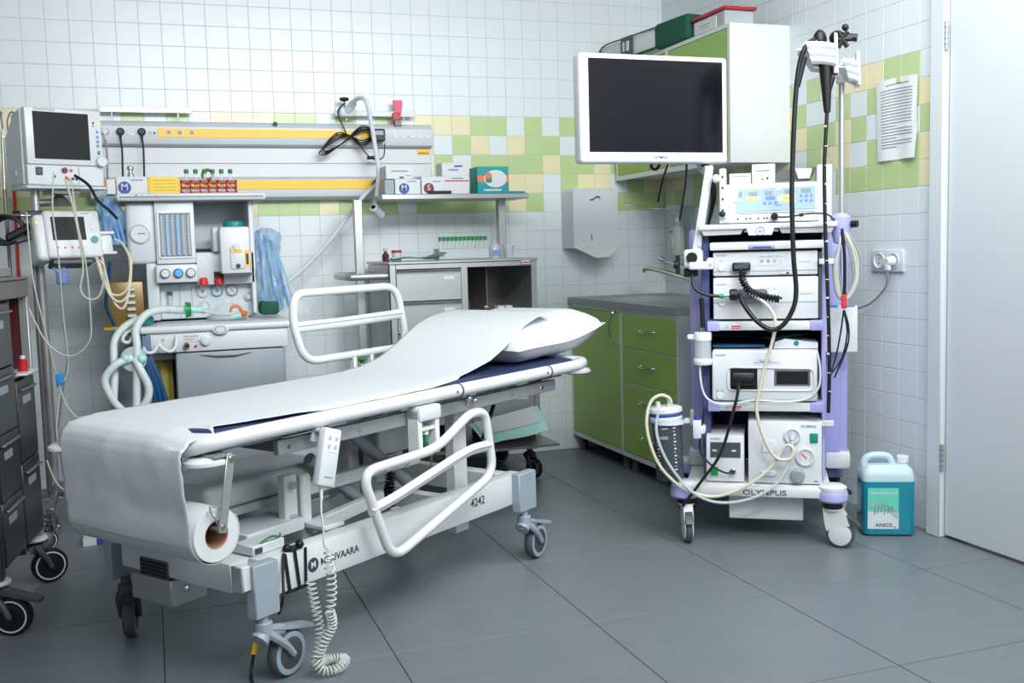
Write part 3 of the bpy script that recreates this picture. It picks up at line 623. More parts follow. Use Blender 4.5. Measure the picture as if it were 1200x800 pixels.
g = G(); g.lathe([(.001, 0), (.02, 0), (.028, .05), (.03, .062), (.027, .063), (.02, .01), (.001, .004)], CLEARG, Matrix.Translation((-1.09, -.46, ZT)), 14); g.solo('plastic_cup', 'crumpled clear cup at the right end of the cart top', 'cup')
g = G(); g.lathe([(.001, 0), (.016, 0), (.017, .04), (.009, .05), (.009, .06), (.001, .06)], BROWNG, Matrix.Translation((-1.21, -.45, .7725)), 14).cyl((-1.21, -.45, .83), (-1.21, -.45, .836), .011, OFFW); g.solo('medicine_bottle', 'small brown vial inside the open compartment of the steel cart', 'bottle')
for x, lb in ((-1.165, 'left white carton in the open cart compartment'), (-1.125, 'right white carton in the open cart compartment')): carton('medicine_box', x, x+.033, -.50, -.44, .7725, .836, lb, m=CARD)
# pole-less things near the floor behind the bed
t = carton('blue_box', -3.04, -2.93, -.93, -.80, .0, .03, 'white and blue flat box on the floor behind the foot of the bed')
g = G(); g.box(-2.99, -2.93, -.9305, -.93, .002, .028, BLUEP).box(-2.9298, -2.929, -.93, -.8, .002, .028, BLUEP); g.part('print', t)
# ------------------------------------------------------------ hospital bed
B = Matrix.Translation((-2.467, -2.447, 0)) @ Matrix.Rotation(math.atan2(.721, 1.009), 4, 'Z')
def topz(u):
    T_ = ((-9, .697), (.3, .698), (.8, .701), (.9, .709), (1.0, .731), (1.09, .768), (1.16, .806), (1.22, .836), (1.29, .857), (1.38, .871), (1.5, .874), (9, .87))
    for (a, za), (b, zb) in zip(T_, T_[1:]):
        if u < b: return za+(zb-za)*(u-a)/(b-a)
def bp(u, v, z): return B @ Vector((u, v, z))
bang = math.atan2(.721, 1.009)
bed = thing('hospital_bed', 'white wheeled hospital stretcher with raised and folded side rails', 'bed', (bp(.6, .3, 0).x, bp(.6, .3, 0).y, 0), bang)
BW = WHITE
for v0, v1 in ((-.03, .03), (.50, .56)):
    g = G(B); g.box(-.06, 1.13, v0, v1, .222, .325, BW, .004, seg=2); sb = g.part('side_beam', bed)
    if v0 < 0:
        g = G(B); g.text('MERIVAARA', .0205, (.215, -.0306, .268), INK, bold=.02, sx=1.0); g.part('maker_name', sb)
        g = G(B); g.text('4242', .028, (.86, -.0306, .277), INK, bold=.01); g.part('bed_number', sb)
        g = G(B); g.cyl((.112, -.0306, .268), (.112, -.031, .268), .02, INK, seg=24).text('M', .018, (.112, -.0315, .268), CARD, bold=.01); g.part('logo', sb)
g = G(B); g.box(-.12, -.03, .03, .50, .245, .322, BW, .004, seg=2); g.part('cross_beam', bed)
g = G(B); g.box(-.142, -.118, -.047, -.008, .268, .332, BW, .002).box(-.148, -.142, -.048, -.007, .267, .333, BLUEG, .002); g.part('end_cap', bed)
g = G(B); g.box(-.124, -.118, .285, .41, .238, .288, DGREY, .002)
for k in range(4): g.box(-.127, -.123, .29, .405, .243+.011*k, .248+.011*k, BLACK)
g.part('grille', bed)
g = G(B); g.box(-.12, .0, .28, .46, .16, .235, STEEL, .003).ball((-.13, .2, .235), .01, CHROME); g.part('battery_bracket', bed)
g = G(B); g.box(1.08, 1.128, .03, .50, .24, .32, BW, .004).box(.3, .34, .03, .50, .245, .30, BW, .003).box(.78, .82, .03, .50, .245, .30, BW, .003); g.part('cross_beam', bed)
for u in (-.078, 1.105):
    for v in (-.043, .573):
        g = G(B)
        g.box(u-.042 if u < 0 else 1.058, u+.04 if u < 0 else 1.163, v-.019, v+.015, .19 if u < 0 else .195, .331, BLUEG, .003); g.part('leg_block', bed)
for u, v, a in ((-.082, -.042, .1), (1.11, -.042, .1), (-.078, .55, .85), (1.125, .545, 1.2)):
    p = bp(u, v, 0)
    caster('caster', bed, p.x, p.y, .192, bang+a, .063, .034, BLUEG if v < .3 else DGREY, RUB, DGREY, BLUEG if v < .3 else DGREY, off=.082 if v < .3 else .045)
# white posts, scissor arms and lift column
for u0, u1, z1 in ((.875, .965, .60), (.585, .64, .30)):
    g = G(B); g.box(u0, u1-.02, .075, .115, .15, z1, BW, .003); g.part('post', bed)
g = G(B); g.box(.86, .985, .055, .09, .54, .60, PALE, .004); g.part('post_cap', bed)
g = G(B); g.box(.165, .215, .13, .16, .33, .485, BW, .003).box(.222, .262, .12, .16, .28, .478, BW, .006)
for z in (.36, .455): g.cyl((.19, .128, z), (.19, .115, z), .012, CHROME, seg=8)
g.part('hinge_plate', bed)
g = G(B); g.box(.16, .9, .30, .33, .29, .33, BW, .003).bar(bp(0, 0, 0) and Vector((.25, .16, .30)), Vector((.6, .16, .33)), .03, .04, BW, .003); g.part('lower_arm', bed)
g = G(B); g.box(.25, .8, .16, .19, .40, .44, BW, .003)
for u in (.37, .62): g.cyl((u, .155, .42), (u, .148, .42), .012, CHROME, seg=8)
g.part('upper_arm', bed)
g = G(B); g.box(.57, .62, .27, .37, .31, .60, OFFW, .003).box(.62, .645, .28, .36, .31, .60, STEELD).box(.645, .70, .27, .37, .31, .60, OFFW, .003); g.part('lift_column', bed)
for a, b, r in (((.50, .2, .56), (.78, .2, .33), .021), ((.33, .2, .50), (.56, .2, .31), .019)):
    g = G(B); g.cyl(a, b, r, GREY, seg=16); g.cyl(b, Vector(b)+(Vector(b)-Vector(a))*.15, r*.55, CHROME); g.part('actuator', bed)
g = G(B); g.box(.66, .86, .22, .34, .44, .54, OFFW, .006).box(.84, .90, .2, .34, .50, .6, PALE, .004).box(.842, .856, .198, .2, .52, .57, YEL); g.part('motor_box', bed)
g = G(B); g.tube([(.78, .19, .52), (.76, .16, .5), (.75, .15, .45), (.72, .15, .40)], .003, CREAMT, sm=5)
g.tube(helix([(.66, .17, .40), (.65, .17, .35), (.67, .2, .31)], .014, .011), .0035, BLACK, seg=5)
g.tube([(.78, .15, .5), (.84, .15, .44), (.9, .2, .36), (.96, .25, .30), (.8, .3, .28), (.6, .2, .26)], .003, YEL, sm=6); g.part('cabling', bed)
g = G(B); g.bar((1.162, .1, .585), (1.07, .1, .44), .012, .012, BLACK, .002); g.part('gas_spring', bed)
g = G(B); g.box(-.02, .46, .24, .52, .40, .475, BW, .022, seg=3).box(-.02, .40, .24, .52, .375, .40, PALE, .004); g.part('foot_cover', bed)
# deck
for v in (-.045, .48):
    g = G(B); g.box(-.005, 1.30, v, v+.02, .592, .632, STEEL, .002)
    for u in (.03, .3, .55, .8, 1.05, 1.24): g.cyl((u, v-.003, .612), (u, v, .612), .006, CHROME, seg=8)
    g.part('deck_rail', bed)
g = G(B); g.box(-.25, 1.40, -.03, .48, .634, .645, GREY, .003).box(.0, .03, -.024, .479, .6, .633, STEELD).box(1.24, 1.27, -.024, .479, .6, .633, STEELD)
for k in range(9): g.box(.02+.15*k, .09+.15*k, -.055, -.03, .640, .652, (PALE if k % 2 else DGREY), .002)
g.part('deck', bed)
g = G(B); g.box(1.30, 1.37, -.02, .0, .585, .625, BLUEG, .003); g.part('socket', bed)
g = G(B)
P = [(-.20, -.074, .671)]+[(-.20+.2*k, -.074, .672) for k in range(1, 9)]+[(1.45, -.074, .674), (1.51, -.05, .675), (1.53, .01, .675), (1.535, .22, .675), (1.53, .44, .675), (1.51, .49, .675), (1.45, .512, .672)]+[(1.4-.2*k, .512, .670) for k in range(0, 7)]+[(.02, .50, .668), (-.12, .47, .662), (-.22, .40, .655), (-.262, .30, .652), (-.272, .15, .652), (-.272, .0, .655), (-.255, -.055, .665)]
g.tube(P, .0205, BW, seg=14, sm=3, closed=True); g.part('bumper_rail', bed)
for u in (.72, 1.235):
    g = G(B); g.cyl((u-.004, -.074, .672), (u+.004, -.074, .672), .0213, DGREY, seg=16).cyl((u-.03, -.096, .672), (u-.03, -.092, .672), .004, DGREY, seg=8); g.part('rail_joint', bed)
g = G(B); g.ball((.79, -.06, .635), .012, CHROME).ball((.815, -.065, .625), .01, CHROME); g.part('latch', bed)
for u, v in ((-.232, -.05), (1.635, .05), (-.275, .455)):
    g = G(B); g.lathe([(.001, -.012), (.035, -.011), (.052, -.004), (.052, .004), (.04, .012), (.001, .014)], BW, Matrix.Translation((u, v, .622)) @ Matrix.Diagonal((1.2, 1, 1, 1)), 24)
    if u > 1: g.bar((1.5, .08, .63), (1.62, .05, .624), .03, .012, BW, .002)
    g.part('corner_bumper', bed)
g = G(B); g.rings([[(u, v, z) for u, v in ((-.22+d, -.05+d), (1.46-d, -.05+d), (1.49-d, -.02+d), (1.49-d, .46-d), (1.46-d, .485-d), (.05, .485-d), (-.14+d, .44-d), (-.24+d, .33-d), (-.25+d, -.02+d))] for z, d in ((.648, .0), (.68, -.002), (.69, .006), (.695, .02))], NAVY); mt = g.part('mattress', bed)
g = G(B); g.tube([(-.2, -.047, .684), (.6, -.047, .684), (1.4, -.047, .684)], .003, NAVY, seg=6); g.part('piping', mt)
# side rails
V = -.108
pts = [(.235, V, .47), (.262, V, .497), (.30, V, .505), (.54, V, .517), (.60, V, .534), (.715, V, .585), (.78, V, .59), (.82, V, .545), (.838, V, .42), (.81, V, .37), (.40, V, .247), (.34, V, .25), (.31, V, .29)]
pts = rounded_loop([(.232, V, .507), (.56, V, .517), (.735, V, .60), (.81, V, .592), (.848, V, .385), (.345, V, .232)], .062, 6)
g = G(B); g.tube(pts, .0145, BW, seg=12, closed=True); r1 = g.part('folded_side_rail', bed)
g = G(B); g.tube([(.262, V, .393), (.36, V, .407), (.50, V, .437), (.66, V, .471), (.74, V, .482), (.826, V, .48)], .017, BW, seg=12, sm=5, flat=.6)
g.tube([(.262, V-.012, .395), (.36, V-.012, .41), (.50, V-.012, .44), (.66, V-.012, .474), (.74, V-.012, .485), (.826, V-.012, .483)], .004, PALE, seg=6, sm=5); g.part('rail_bar', r1)
for u in (.505, .585):
    g = G(B); g.box(u-.008, u+.012, -.095, -.05, .50, .64, BW, .003); g.part('rail_bracket', bed)
g = G(B); g.box(.497, .60, -.102, -.045, .605, .65, PALE, .008, seg=2).box(.513, .577, -.09, -.06, .575, .585, BW); g.part('bracket_cover', bed)
g = G(B); g.cyl((.55, -.075, .505), (.55, -.075, .56), .007, GREENC, seg=10).cyl((.55, -.075, .56), (.55, -.075, .575), .01, WPLA, seg=10).cyl((.55, -.075, .515), (.55, -.075, .535), .0085, DGREEN, seg=10); g.part('release_pin', bed)
V = .55
pts = rounded_loop([(.66, V, .741), (1.175, V, .745), (1.19, V, .80), (1.15, V, .982), (.625, V, .978), (.615, V, .88)], .07, 5)
g = G(B); g.tube(pts, .0145, BW, seg=12, closed=True); r2 = g.part('raised_side_rail', bed)
g = G(B); g.tube([(.625, V, .862), (.85, V, .863), (1.165, V, .872)], .019, BW, seg=12, flat=.6).tube([(.625, V-.012, .869), (1.165, V-.012, .878)], .004, PALE, seg=6); g.part('rail_bar', r2)
for u in (.895, .985): g = G(B); g.box(u-.005, u+.012, .535, .56, .60, .735, BW, .003); g.part('rail_bracket', bed)
g = G(B); g.cyl((.945, .55, .67), (.945, .55, .705), .007, WPLA, seg=10).lathe([(.006, .70), (.008, .712), (.018, .72), (.018, .724), (.001, .725)], GREENC, Matrix.Translation((.945, .55, 0)), 12); g.part('release_pin', bed)
g = G(B); g.box(-.05, .06, .02, .10, .325, .352, PALE, .003).box(.0, .21, .10, .25, .325, .36, PALE, .003).box(-.045, -.02, .018, .02, .33, .345, INK).tube([(-.02, .03, .35), (.01, .02, .365), (.05, .03, .355), (.08, .06, .35)], .003, GREENC, sm=5).box(.22, .3, .03, .12, .325, .34, PALE, .003); g.part('control_box', bed)
t = thing('velcro_straps', 'black straps wrapped around the near side beam of the bed', 'strap', tuple(bp(.03, -.03, .22)), bang)
g = G(B)
for u0, u1, du in ((.005, .015, .012), (.04, .05, .012), (.08, .088, -.004)): g.prism([(u0, -.0315, .325), (u1, -.0315, .325), (u1+du, -.0315, .222), (u0+du, -.0315, .222)], (0, -.003, 0), BLACK)
g.box(.03, .075, -.033, .0, .326, .330, BLACK).box(.01, .09, -.034, .0, .216, .221, BLACK)
for u in (.03, .075): g.ball((u, -.02, .334), .012, BLACK)
g.tube([(.005, -.035, .33), (-.01, -.045, .28), (-.028, -.062, .225), (-.035, -.05, .18)], .004, BLACK, sm=5); g.part('strap', t)
# hand control
t = thing('hand_control', 'grey bed hand control hooked on the near rail with coiled cord', 'remote control', tuple(bp(.09, -.12, 0)), bang)
X = Matrix.Translation((.093, -.122, .577)) @ Matrix.Rotation(.30, 4, 'Y') @ Matrix.Rotation(-.05, 4, 'X')
g = G(B @ X); g.box(-.031, .031, -.012, .014, -.075, .078, PALE, .006, seg=2); hb = g.part('housing', t)
g = G(B @ X); g.box(-.024, .024, -.0128, -.0118, .015, .068, NOTEP)
for q in range(2):
    for k in range(2): g2 = G(B @ X); g2.cyl(((-.012, .012)[k], -.0125, .03+.022*q), ((-.012, .012)[k], -.015, .03+.022*q), .0055, PBLUE, seg=10).part('button', hb)
g.part('keypad', t)
g = G(B @ X); g.box(-.014, .014, -.0132, -.0122, -.052, -.049, GREYC); g.part('maker_mark', t)
g = G(B @ X); g.box(-.02, .02, .012, .05, .065, .076, WPLA, .003).box(-.02, .02, .045, .05, .04, .076, WPLA); g.part('hook', t)
g = G(B); g.cyl((.068, -.12, .505), (.062, -.125, .47), .006, OFFW, .004, seg=10)
g.tube([(.062, -.125, .475), (.055, -.13, .44), (.055, -.135, .40), (.053, -.137, .355), (.07, -.137, .335)], .0028, OFFW, seg=6, sm=5)
g.tube(helix([(.07, -.137, .335), (.062, -.14, .30), (.075, -.14, .27)], .012, .018, 10), .0027, OFFW, seg=5)
g.tube(helix([(.07, -.14, .28), (.07, -.14, .22), (.058, -.14, .17)], .0125, .015, 9), .0022, OFFW, seg=5)
g.tube(helix([(.06, -.14, .175), (.07, -.135, .13), (.045, -.12, .08), (.05, -.1, .03), (.10, -.085, .018), (.125, -.12, .018), (.08, -.15, .017), (.035, -.13, .018), (.025, -.11, .05)], .0125, .0098, 9), .0022, OFFW, seg=5)
g.tube(helix([(.03, -.11, .05), (.055, -.105, .10), (.06, -.09, .16), (.075, -.055, .24)], .0125, .0125, 9), .0022, OFFW, seg=5)
g.part('coiled_cord', t)
# pillow
t = thing('pillow', 'plump white pillow at the head end of the bed', 'pillow', tuple(bp(1.4, .27, .70)), bang)
g = G(B)
pu0, pu1, pv0, pv1 = 1.10, 1.70, -.045, .50
def pil(sg):
    def f(a, b):
        s, q = 2*a-1, 2*b-1
        pin = .10
        x = (pu0+pu1)/2+(pu1-pu0)/2*s*(1-pin*(1-q*q)); y = (pv0+pv1)/2+(pv1-pv0)/2*q*(1-pin*(1-s*s))
        e = max(0, (1-s**4))**.55*max(0, (1-q**4))**.55
        mid = .755+.055*max(0, s)**2
        n = noise.noise(Vector((x*5, y*5, sg)))*.012*e+noise.noise(Vector((x*16, y*16, sg*2)))*.006*e
        z = mid+(.112 if sg > 0 else -.062-.03*(s > 0)*s)*e+n; z = min(z, topz(min(x, 1.42)+.07*(max(0, y)/.45))-.003)
        if sg < 0: z = max(z, .6965) if x < 1.49 else z
        return (x, y, z)
    return f
g.grid(pil(1), 34, 30, LINEN); g.grid(pil(-1), 34, 30, LINEN)
bmesh.ops.remove_doubles(g.bm, verts=g.bm.verts, dist=.0008); g.part('pillow_body', t)
g = G(B)
ring = [pil(1)(a/24, 0) for a in range(25)]+[pil(1)(1, a/24) for a in range(1, 25)]+[pil(1)(1-a/24, 1) for a in range(1, 25)]+[pil(1)(0, 1-a/24) for a in range(1, 24)]
g.tube(ring, .0022, LINEN, seg=6, closed=True); g.part('seam', t)
# paper roll and sheet
t = thing('paper_roll', 'white paper roll at the foot end with its sheet spread over the bed', 'paper roll', tuple(bp(-.25, .2, .38)), bang)
RU, RZ, RR = -.246, .449, .072
g = G(B); n = 40
def ringc(r, v): return [(RU+r*math.cos(2*PI*k/n), v, RZ+r*math.sin(2*PI*k/n)) for k in range(n)]
g.rings([ringc(.034, -.085), ringc(.066, -.085), ringc(.0665, -.083), ringc(.0665, .42), ringc(.034, .42)], CARD, caps=False); g.part('roll', t)
g = G(B); g.rings([ringc(.031, -.083), ringc(.0342, -.0855), ringc(.0342, .42), ringc(.031, .42), ringc(.031, -.083)], CARDB, caps=False); g.part('cardboard_core', t, 'brown cardboard core')
prof = []
for k in range(17):
    a = math.radians(30-k*13); prof.append((RU+RR*math.cos(a), RZ+RR*math.sin(a)))
prof += [(-.318, .50), (-.322, .56), (-.324, .62), (-.322, .645), (-.312, .670), (-.292, .688), (-.25, .696), (-.2, .698)]
us = [-.15+.05*k for k in range(32)]
prof += [(u, topz(u)) for u in us]
def sheet(a, b):
    k = a*(len(prof)-1); i = min(int(k), len(prof)-2); f = k-i
    u = prof[i][0]*(1-f)+prof[i+1][0]*f; z = prof[i][1]*(1-f)+prof[i+1][1]*f
    v0, v1 = -.082, .425
    on_top = i >= 24
    if i < 24: fr = i/24
    if on_top:
        v0 = -.066; v1 = .455
        if u > .60: v0 += .07*min(1, (u-.60)/.3)
        v0 += .034*max(0, 1-max(0, u+.22)/.27)*min(1, max(0, (u+.26)/.04))
    else:
        q = max(0, (i-16)/8); v0 += .03*q; v1 += .03*q
    v = v0+(v1-v0)*b
    amp = .0018 if on_top else (.006 if i > 16 else .001)
    nn = noise.noise(Vector((u*7, v*7, z*7)))*amp+noise.noise(Vector((u*19, v*19, z*19)))*amp*.45
    if on_top: z = topz(u+.07*b)+abs(nn)+.0015 if u > .3 else z+abs(nn)+.0015
    if on_top and .04 < u < .8: z -= .0075*max(0, 1-b/.07)*min(1, (u-.04)/.1)
    if not on_top: u -= nn+ .004*math.sin(b*3.1)*(i > 14)
    if i > 20 and not on_top: z -= .012*max(0, 1-b*5)
    return (u, v, z)
g = G(B); g.grid(sheet, (len(prof)-1)*3, 40, PAPER)
sh = g.part('paper_sheet', t); md = sh.modifiers.new('s', 'SOLIDIFY'); md.thickness = .0012; md.offset = 0
g = G(B); g.bar((-.205, -.102, .64), (-.243, -.102, .455), .005, .024, STEEL, .001).cyl((-.205, -.108, .628), (-.205, -.09, .628), .008, CHROME, seg=10).cyl((-.241, -.108, .47), (-.241, -.095, .47), .006, CHROME, seg=10)
g.box(-.25, -.20, -.1, -.05, .636, .642, STEEL).cyl((RU, -.1, RZ+.015), (RU, .43, RZ+.015), .007, STEEL, seg=10)
g.tube([(-.255, -.098, .52), (-.27, -.098, .525), (-.268, -.098, .505), (-.255, -.095, .49), (-.24, -.09, .46)], .0025, STEEL, sm=4); g.part('roll_holder', t, 'steel holder arm')
t = thing('power_lead', 'black lead with a yellow sleeve by the near foot caster', 'cable', (-2.53, -2.35, 0))
g = G(); g.cyl((-2.512, -2.43, .135), (-2.531, -2.45, .06), .0055, YEL, .0085, seg=10); g.part('sleeve', t, 'yellow sleeve')
g = G(); g.tube([(-2.502, -2.40, .20), (-2.508, -2.42, .165), (-2.512, -2.43, .135), (-2.531, -2.45, .06), (-2.542, -2.47, .010), (-2.535, -2.55, .006), (-2.50, -2.68, .006)], .0045, BLACK, sm=5); g.part('cord', t)
# ------------------------------------------------------------ endoscopy tower
W = F(-.881, -1.812, .495, -.324); wang = math.atan2(-.324, .495)
def wp(u, v, z=0): return W @ Vector((u, v, z))
def wthing(n, lb, c, u, v, z, grp=None): return thing(n, lb, c, tuple(wp(u, v, z)), wang, grp)
tr = wthing('video_trolley', 'white and lavender video trolley with shelves near the right wall', 'trolley', .27, .2, 0)
g = G(W); g.box(.0, .52, -.02, .46, .178, .222, WHITE, .008, seg=2).box(.02, .50, -.032, -.02, .18, .214, WHITE, .004, seg=2); g.part('base', tr)
g = G(W); g.text('OLYMPUS', .020, (.285, -.0328, .196), mat('logo_grey', (92, 100, 112), .5), bold=.025, sx=1.3, d=.0006); g.part('lettering', tr)
for u, v in ((-.005, -.005), (.525, -.005), (.54, .42), (-.01, .42)):
    g = G(W); g.lathe([(.001, .168), (.048, .168), (.054, .175), (.054, .202), (.048, .21), (.001, .21)], LAV, Matrix.Translation((u, v, 0)), 24).lathe([(.001, .2101), (.05, .2101), (.05, .222), (.04, .228), (.001, .229)], WHITE, Matrix.Translation((u, v, 0)), 24); g.part('corner_bumper', tr)
for u, v, a in ((.0, .0, -1.35), (.525, -.01, -.25), (.545, .42, .6), (-.01, .42, 2.4)):
    c0 = W @ Matrix.Translation((u, v, 0)) @ Matrix.Rotation(a-wang*0, 4, 'Z')
    g = G(c0); g.cyl((0, 0, .145), (0, 0, .17), .036, BLACK, seg=20, bev=.002).cyl((0, 0, .138), (0, 0, .1455), .032, LYEL if 0 else OFFW, seg=20)
    Y = Matrix.Rotation(PI/2, 4, 'X')
    hood = [(.03*math.cos(q)*1.0, .03*math.sin(q)) for q in ()]
    g.prism([(-.032, -.018, .145), (.034, -.018, .145), (.052, -.018, .115), (.062, -.018, .085), (.02, -.018, .08), (-.018, -.018, .06), (-.026, -.018, .09)], (0, .036, 0), WHITE)
    g.prism([(.03, -.014, .13), (.085, -.014, .10), (.096, -.014, .085), (.085, -.014, .08), (.04, -.014, .105)], (0, .028, 0), DGREY)
    o = g.part('caster', tr)
    g = G(c0 @ Matrix.Translation((.028, 0, .05)) @ Y); g.lathe([(.03, -.011), (.046, -.012), (.05, -.008), (.05, .008), (.046, .012), (.03, .011)], RUB, seg=30, caps=False)
    g.lathe([(.001, -.019), (.03, -.0185), (.040, -.016), (.041, -.010)], WHITE, seg=28, caps=False).lathe([(.001, .019), (.03, .0185), (.040, .016), (.041, .010)], WHITE, seg=28, caps=False); g.part('wheel', o)
for u0, u1 in ((.0, .062), (.525, .60)):
    g = G(W); g.box(u0, u1, .30, .37, .222, 1.165, LAV, .012, seg=3).box(u0+(.01 if u0 < .3 else -.02), u1-(-.02 if u0 < .3 else .03), .285, .31, .25, 1.15, LAV, .006, seg=2); g.part('upright', tr)
    g = G(W); g.box(u0-.01, u1+.01, .28, .39, .222, .29, WHITE, .012, seg=2); g.part('upright_foot', tr)
g = G(W); g.box(.06, .53, .40, .42, .23, 1.15, INDIGO, .003).box(.062, .09, .05, .40, .24, 1.14, INDIGO, .003).box(.49, .505, .06, .40, .24, 1.14, LAV, .003).box(.478, .489, .02, .40, .83, 1.07, DGREY); g.part('back_panel', tr)
for z in (.508, .806):
    g = G(W); g.box(.085, .49, .0, .40, z-.016, z+.016, WHITE, .004, seg=2).box(.235, .33, -.001, .0, z-.004, z+.004, CARD); sh_ = g.part('shelf', tr)
    for u0, u1 in ((.083, .128), (.447, .492)):
        g = G(W); g.box(u0, u1, -.003, .08, z-.018, z+.018, LAV, .004, seg=2); g.part('end_cap', sh_)
    g = G(W); g.prism([(.145, -.0008, z-.008), (.163, -.0008, z-.008), (.154, -.0008, z+.008)], (0, -.0006, 0), PBLUE).box(.17, .205, -.0014, -.0004, z-.002, z+.002, MAG).box(.17, .20, -.0014, -.0004, z-.009, z-.006, MAG); g.part('print', sh_)
g = G(W); g.box(.055, .54, -.02, .40, 1.157, 1.177, WHITE, .006, seg=2).prism([(.065, -.01, 1.157), (.215, -.01, 1.157), (.205, -.005, 1.14), (.075, -.005, 1.138)], (0, .38, 0), OFFW).prism([(.34, -.01, 1.157), (.53, -.01, 1.157), (.52, -.005, 1.138), (.35, -.005, 1.14)], (0, .38, 0), OFFW); ts = g.part('top_shelf', tr)
g = G(W); g.prism([(.225, -.03, 1.165), (.325, -.03, 1.165), (.315, -.03, 1.135), (.235, -.03, 1.135)], (0, .05, 0), PALE).lathe([(.016, 0), (.016, .002), (.013, .002), (.013, .0)], LAV, Matrix.Translation((.275, -.0305, 1.15)) @ Matrix.Rotation(PI/2, 4, 'X'), 20, caps=False).ball((.275, -.031, 1.15), .006, LAV, (1, .3, 1)); g.part('handle', ts)
g = G(W); g.box(.095, .495, -.005, .36, 1.083, 1.112, WHITE, .005, seg=2).box(.10, .49, .0, .36, 1.112, 1.114, DGREY); kb = g.part('keyboard_drawer', tr)
g = G(W); g.box(.235, .325, -.012, -.004, 1.087, 1.1, LAV, .003).box(.248, .312, -.0135, -.011, 1.089, 1.094, INDIGO); g.part('handle', kb)
g = G(W); g.box(.155, .425, .05, .40, .075, .178, WHITE, .003); g.part('lower_box', tr)
for z in (1.035, .45): g = G(W); g.box(.478, .53, .0, .02, z-.01, z+.01, WHITE, .002); g.part('side_bracket', tr)
# monitor arm
g = G(W); g.bar((.045, .02, 1.08), (.092, .10, 1.39), .022, .03, PALE, .004).bar((.055, .008, 1.10), (.095, .08, 1.36), .006, .012, WHITE).box(.13, .155, .03, .06, 1.20, 1.38, PALE, .004)
for z in (1.23, 1.27, 1.31, 1.35): g.cyl((.142, .032, z), (.142, .027, z), .004, BLACK, seg=8)
g.ball((.118, .04, 1.345), .016, WPLA); g.ball((.14, .025, 1.215), .012, BLACK)
g.bar((.092, .09, 1.385), (.07, .215, 1.392), .03, .024, PALE, .005).bar((.07, .21, 1.38), (.0, .215, 1.50), .03, .03, PALE, .005).bar((.0, .215, 1.5), (-.14, .13, 1.58), .03, .03, PALE, .005); g.part('monitor_arm', tr)
g = G(W); g.box(.0, .07, -.02, .05, 1.02, 1.09, WPLA, .014, seg=3).cyl((.032, -.021, 1.06), (.032, -.03, 1.06), .02, BLACK).box(.02, .11, -.035, .0, 1.015, 1.045, WPLA, .008, seg=2).box(.085, .11, -.035, .0, 1.02, 1.058, WPLA, .006).cyl((-.02, -.01, 1.035), (-.035, -.01, 1.035), .014, BLACK).cyl((-.02, -.01, 1.0), (-.02, -.01, 1.07), .008, BLACK).box(.0, .05, 0, .05, .99, 1.02, BLACK, .004); g.part('arm_clamp', tr)
g = G(W); g.cyl((.557, .05, 1.18), (.557, .05, 1.72), .0105, STEEL, seg=14); g.part('hanger_pole', tr)
g = G(W); g.lathe([(.001, 1.09), (.024, 1.1), (.034, 1.14), (.036, 1.17), (.036, 1.19), (.018, 1.205), (.001, 1.206)], LAV, Matrix.Translation((.555, .05, 0)), 18).cyl((.59, .03, 1.165), (.61, .02, 1.165), .012, BLACK).box(.50, .60, .03, .06, 1.15, 1.172, WPLA, .003); g.part('pole_socket', tr)
g = G(W)      # scope hanger rack: two forked wings
for (u0, u1, z0, z1, vz) in ((.40, .53, 1.765, 1.70, -.05), (.525, .605, 1.705, 1.66, -.02)):
    g.grid(lambda a, b: (u0+.028+.022*b+(u1-u0-.028-.022*b)*a, vz-.034-.013*abs(math.sin(3*PI*b)), z0+.026-.078*b-.014*a+.004*math.sin(PI*a)), 8, 36, WPLA)
    g.prism([(u0+.02, vz-.012, z0+.025), (u1, vz-.012, z0+.012), (u1, vz-.012, z0-.075), (u0+.055, vz-.012, z0-.06)], (0, .006, 0), PALE)
    g.prism([(u0, vz-.03, z0), (u1, vz-.03, z0-.012), (u1, vz+.05, z1-.012), (u0+.05, vz+.05, z1)], (0, 0, .006), WPLA)
    g.prism([(u1-.006, vz-.035, z0+.05), (u1+.004, vz-.035, z0+.045), (u1+.008, vz-.03, z1-.02), (u1-.006, vz-.03, z1-.02)], (0, .09, 0), WPLA)
    for q in range(2): g.prism([(u0+.02+.035*q, vz-.035, z0+.004), (u0+.035+.035*q, vz-.035, z0+.004), (u0+.03+.035*q, vz-.035, z0+.03)], (0, .008, 0), WPLA)
g.box(.405, .44, -.03, .0, 1.755, 1.785, LAV, .005).box(.54, .57, .03, .07, 1.66, 1.70, WPLA, .004); g.part('scope_hanger', tr)
g = G(W); g.box(.02, .032, -.04, .0, .44, .50, STEEL, .002).box(.03, .06, -.05, .03, .395, .46, WPLA, .005, seg=2).box(.055, .075, -.04, .02, .41, .44, WPLA, .005).cyl((.045, -.01, .46), (.045, -.01, .475), .012, BLUEP); g.part('jar_bracket', tr)
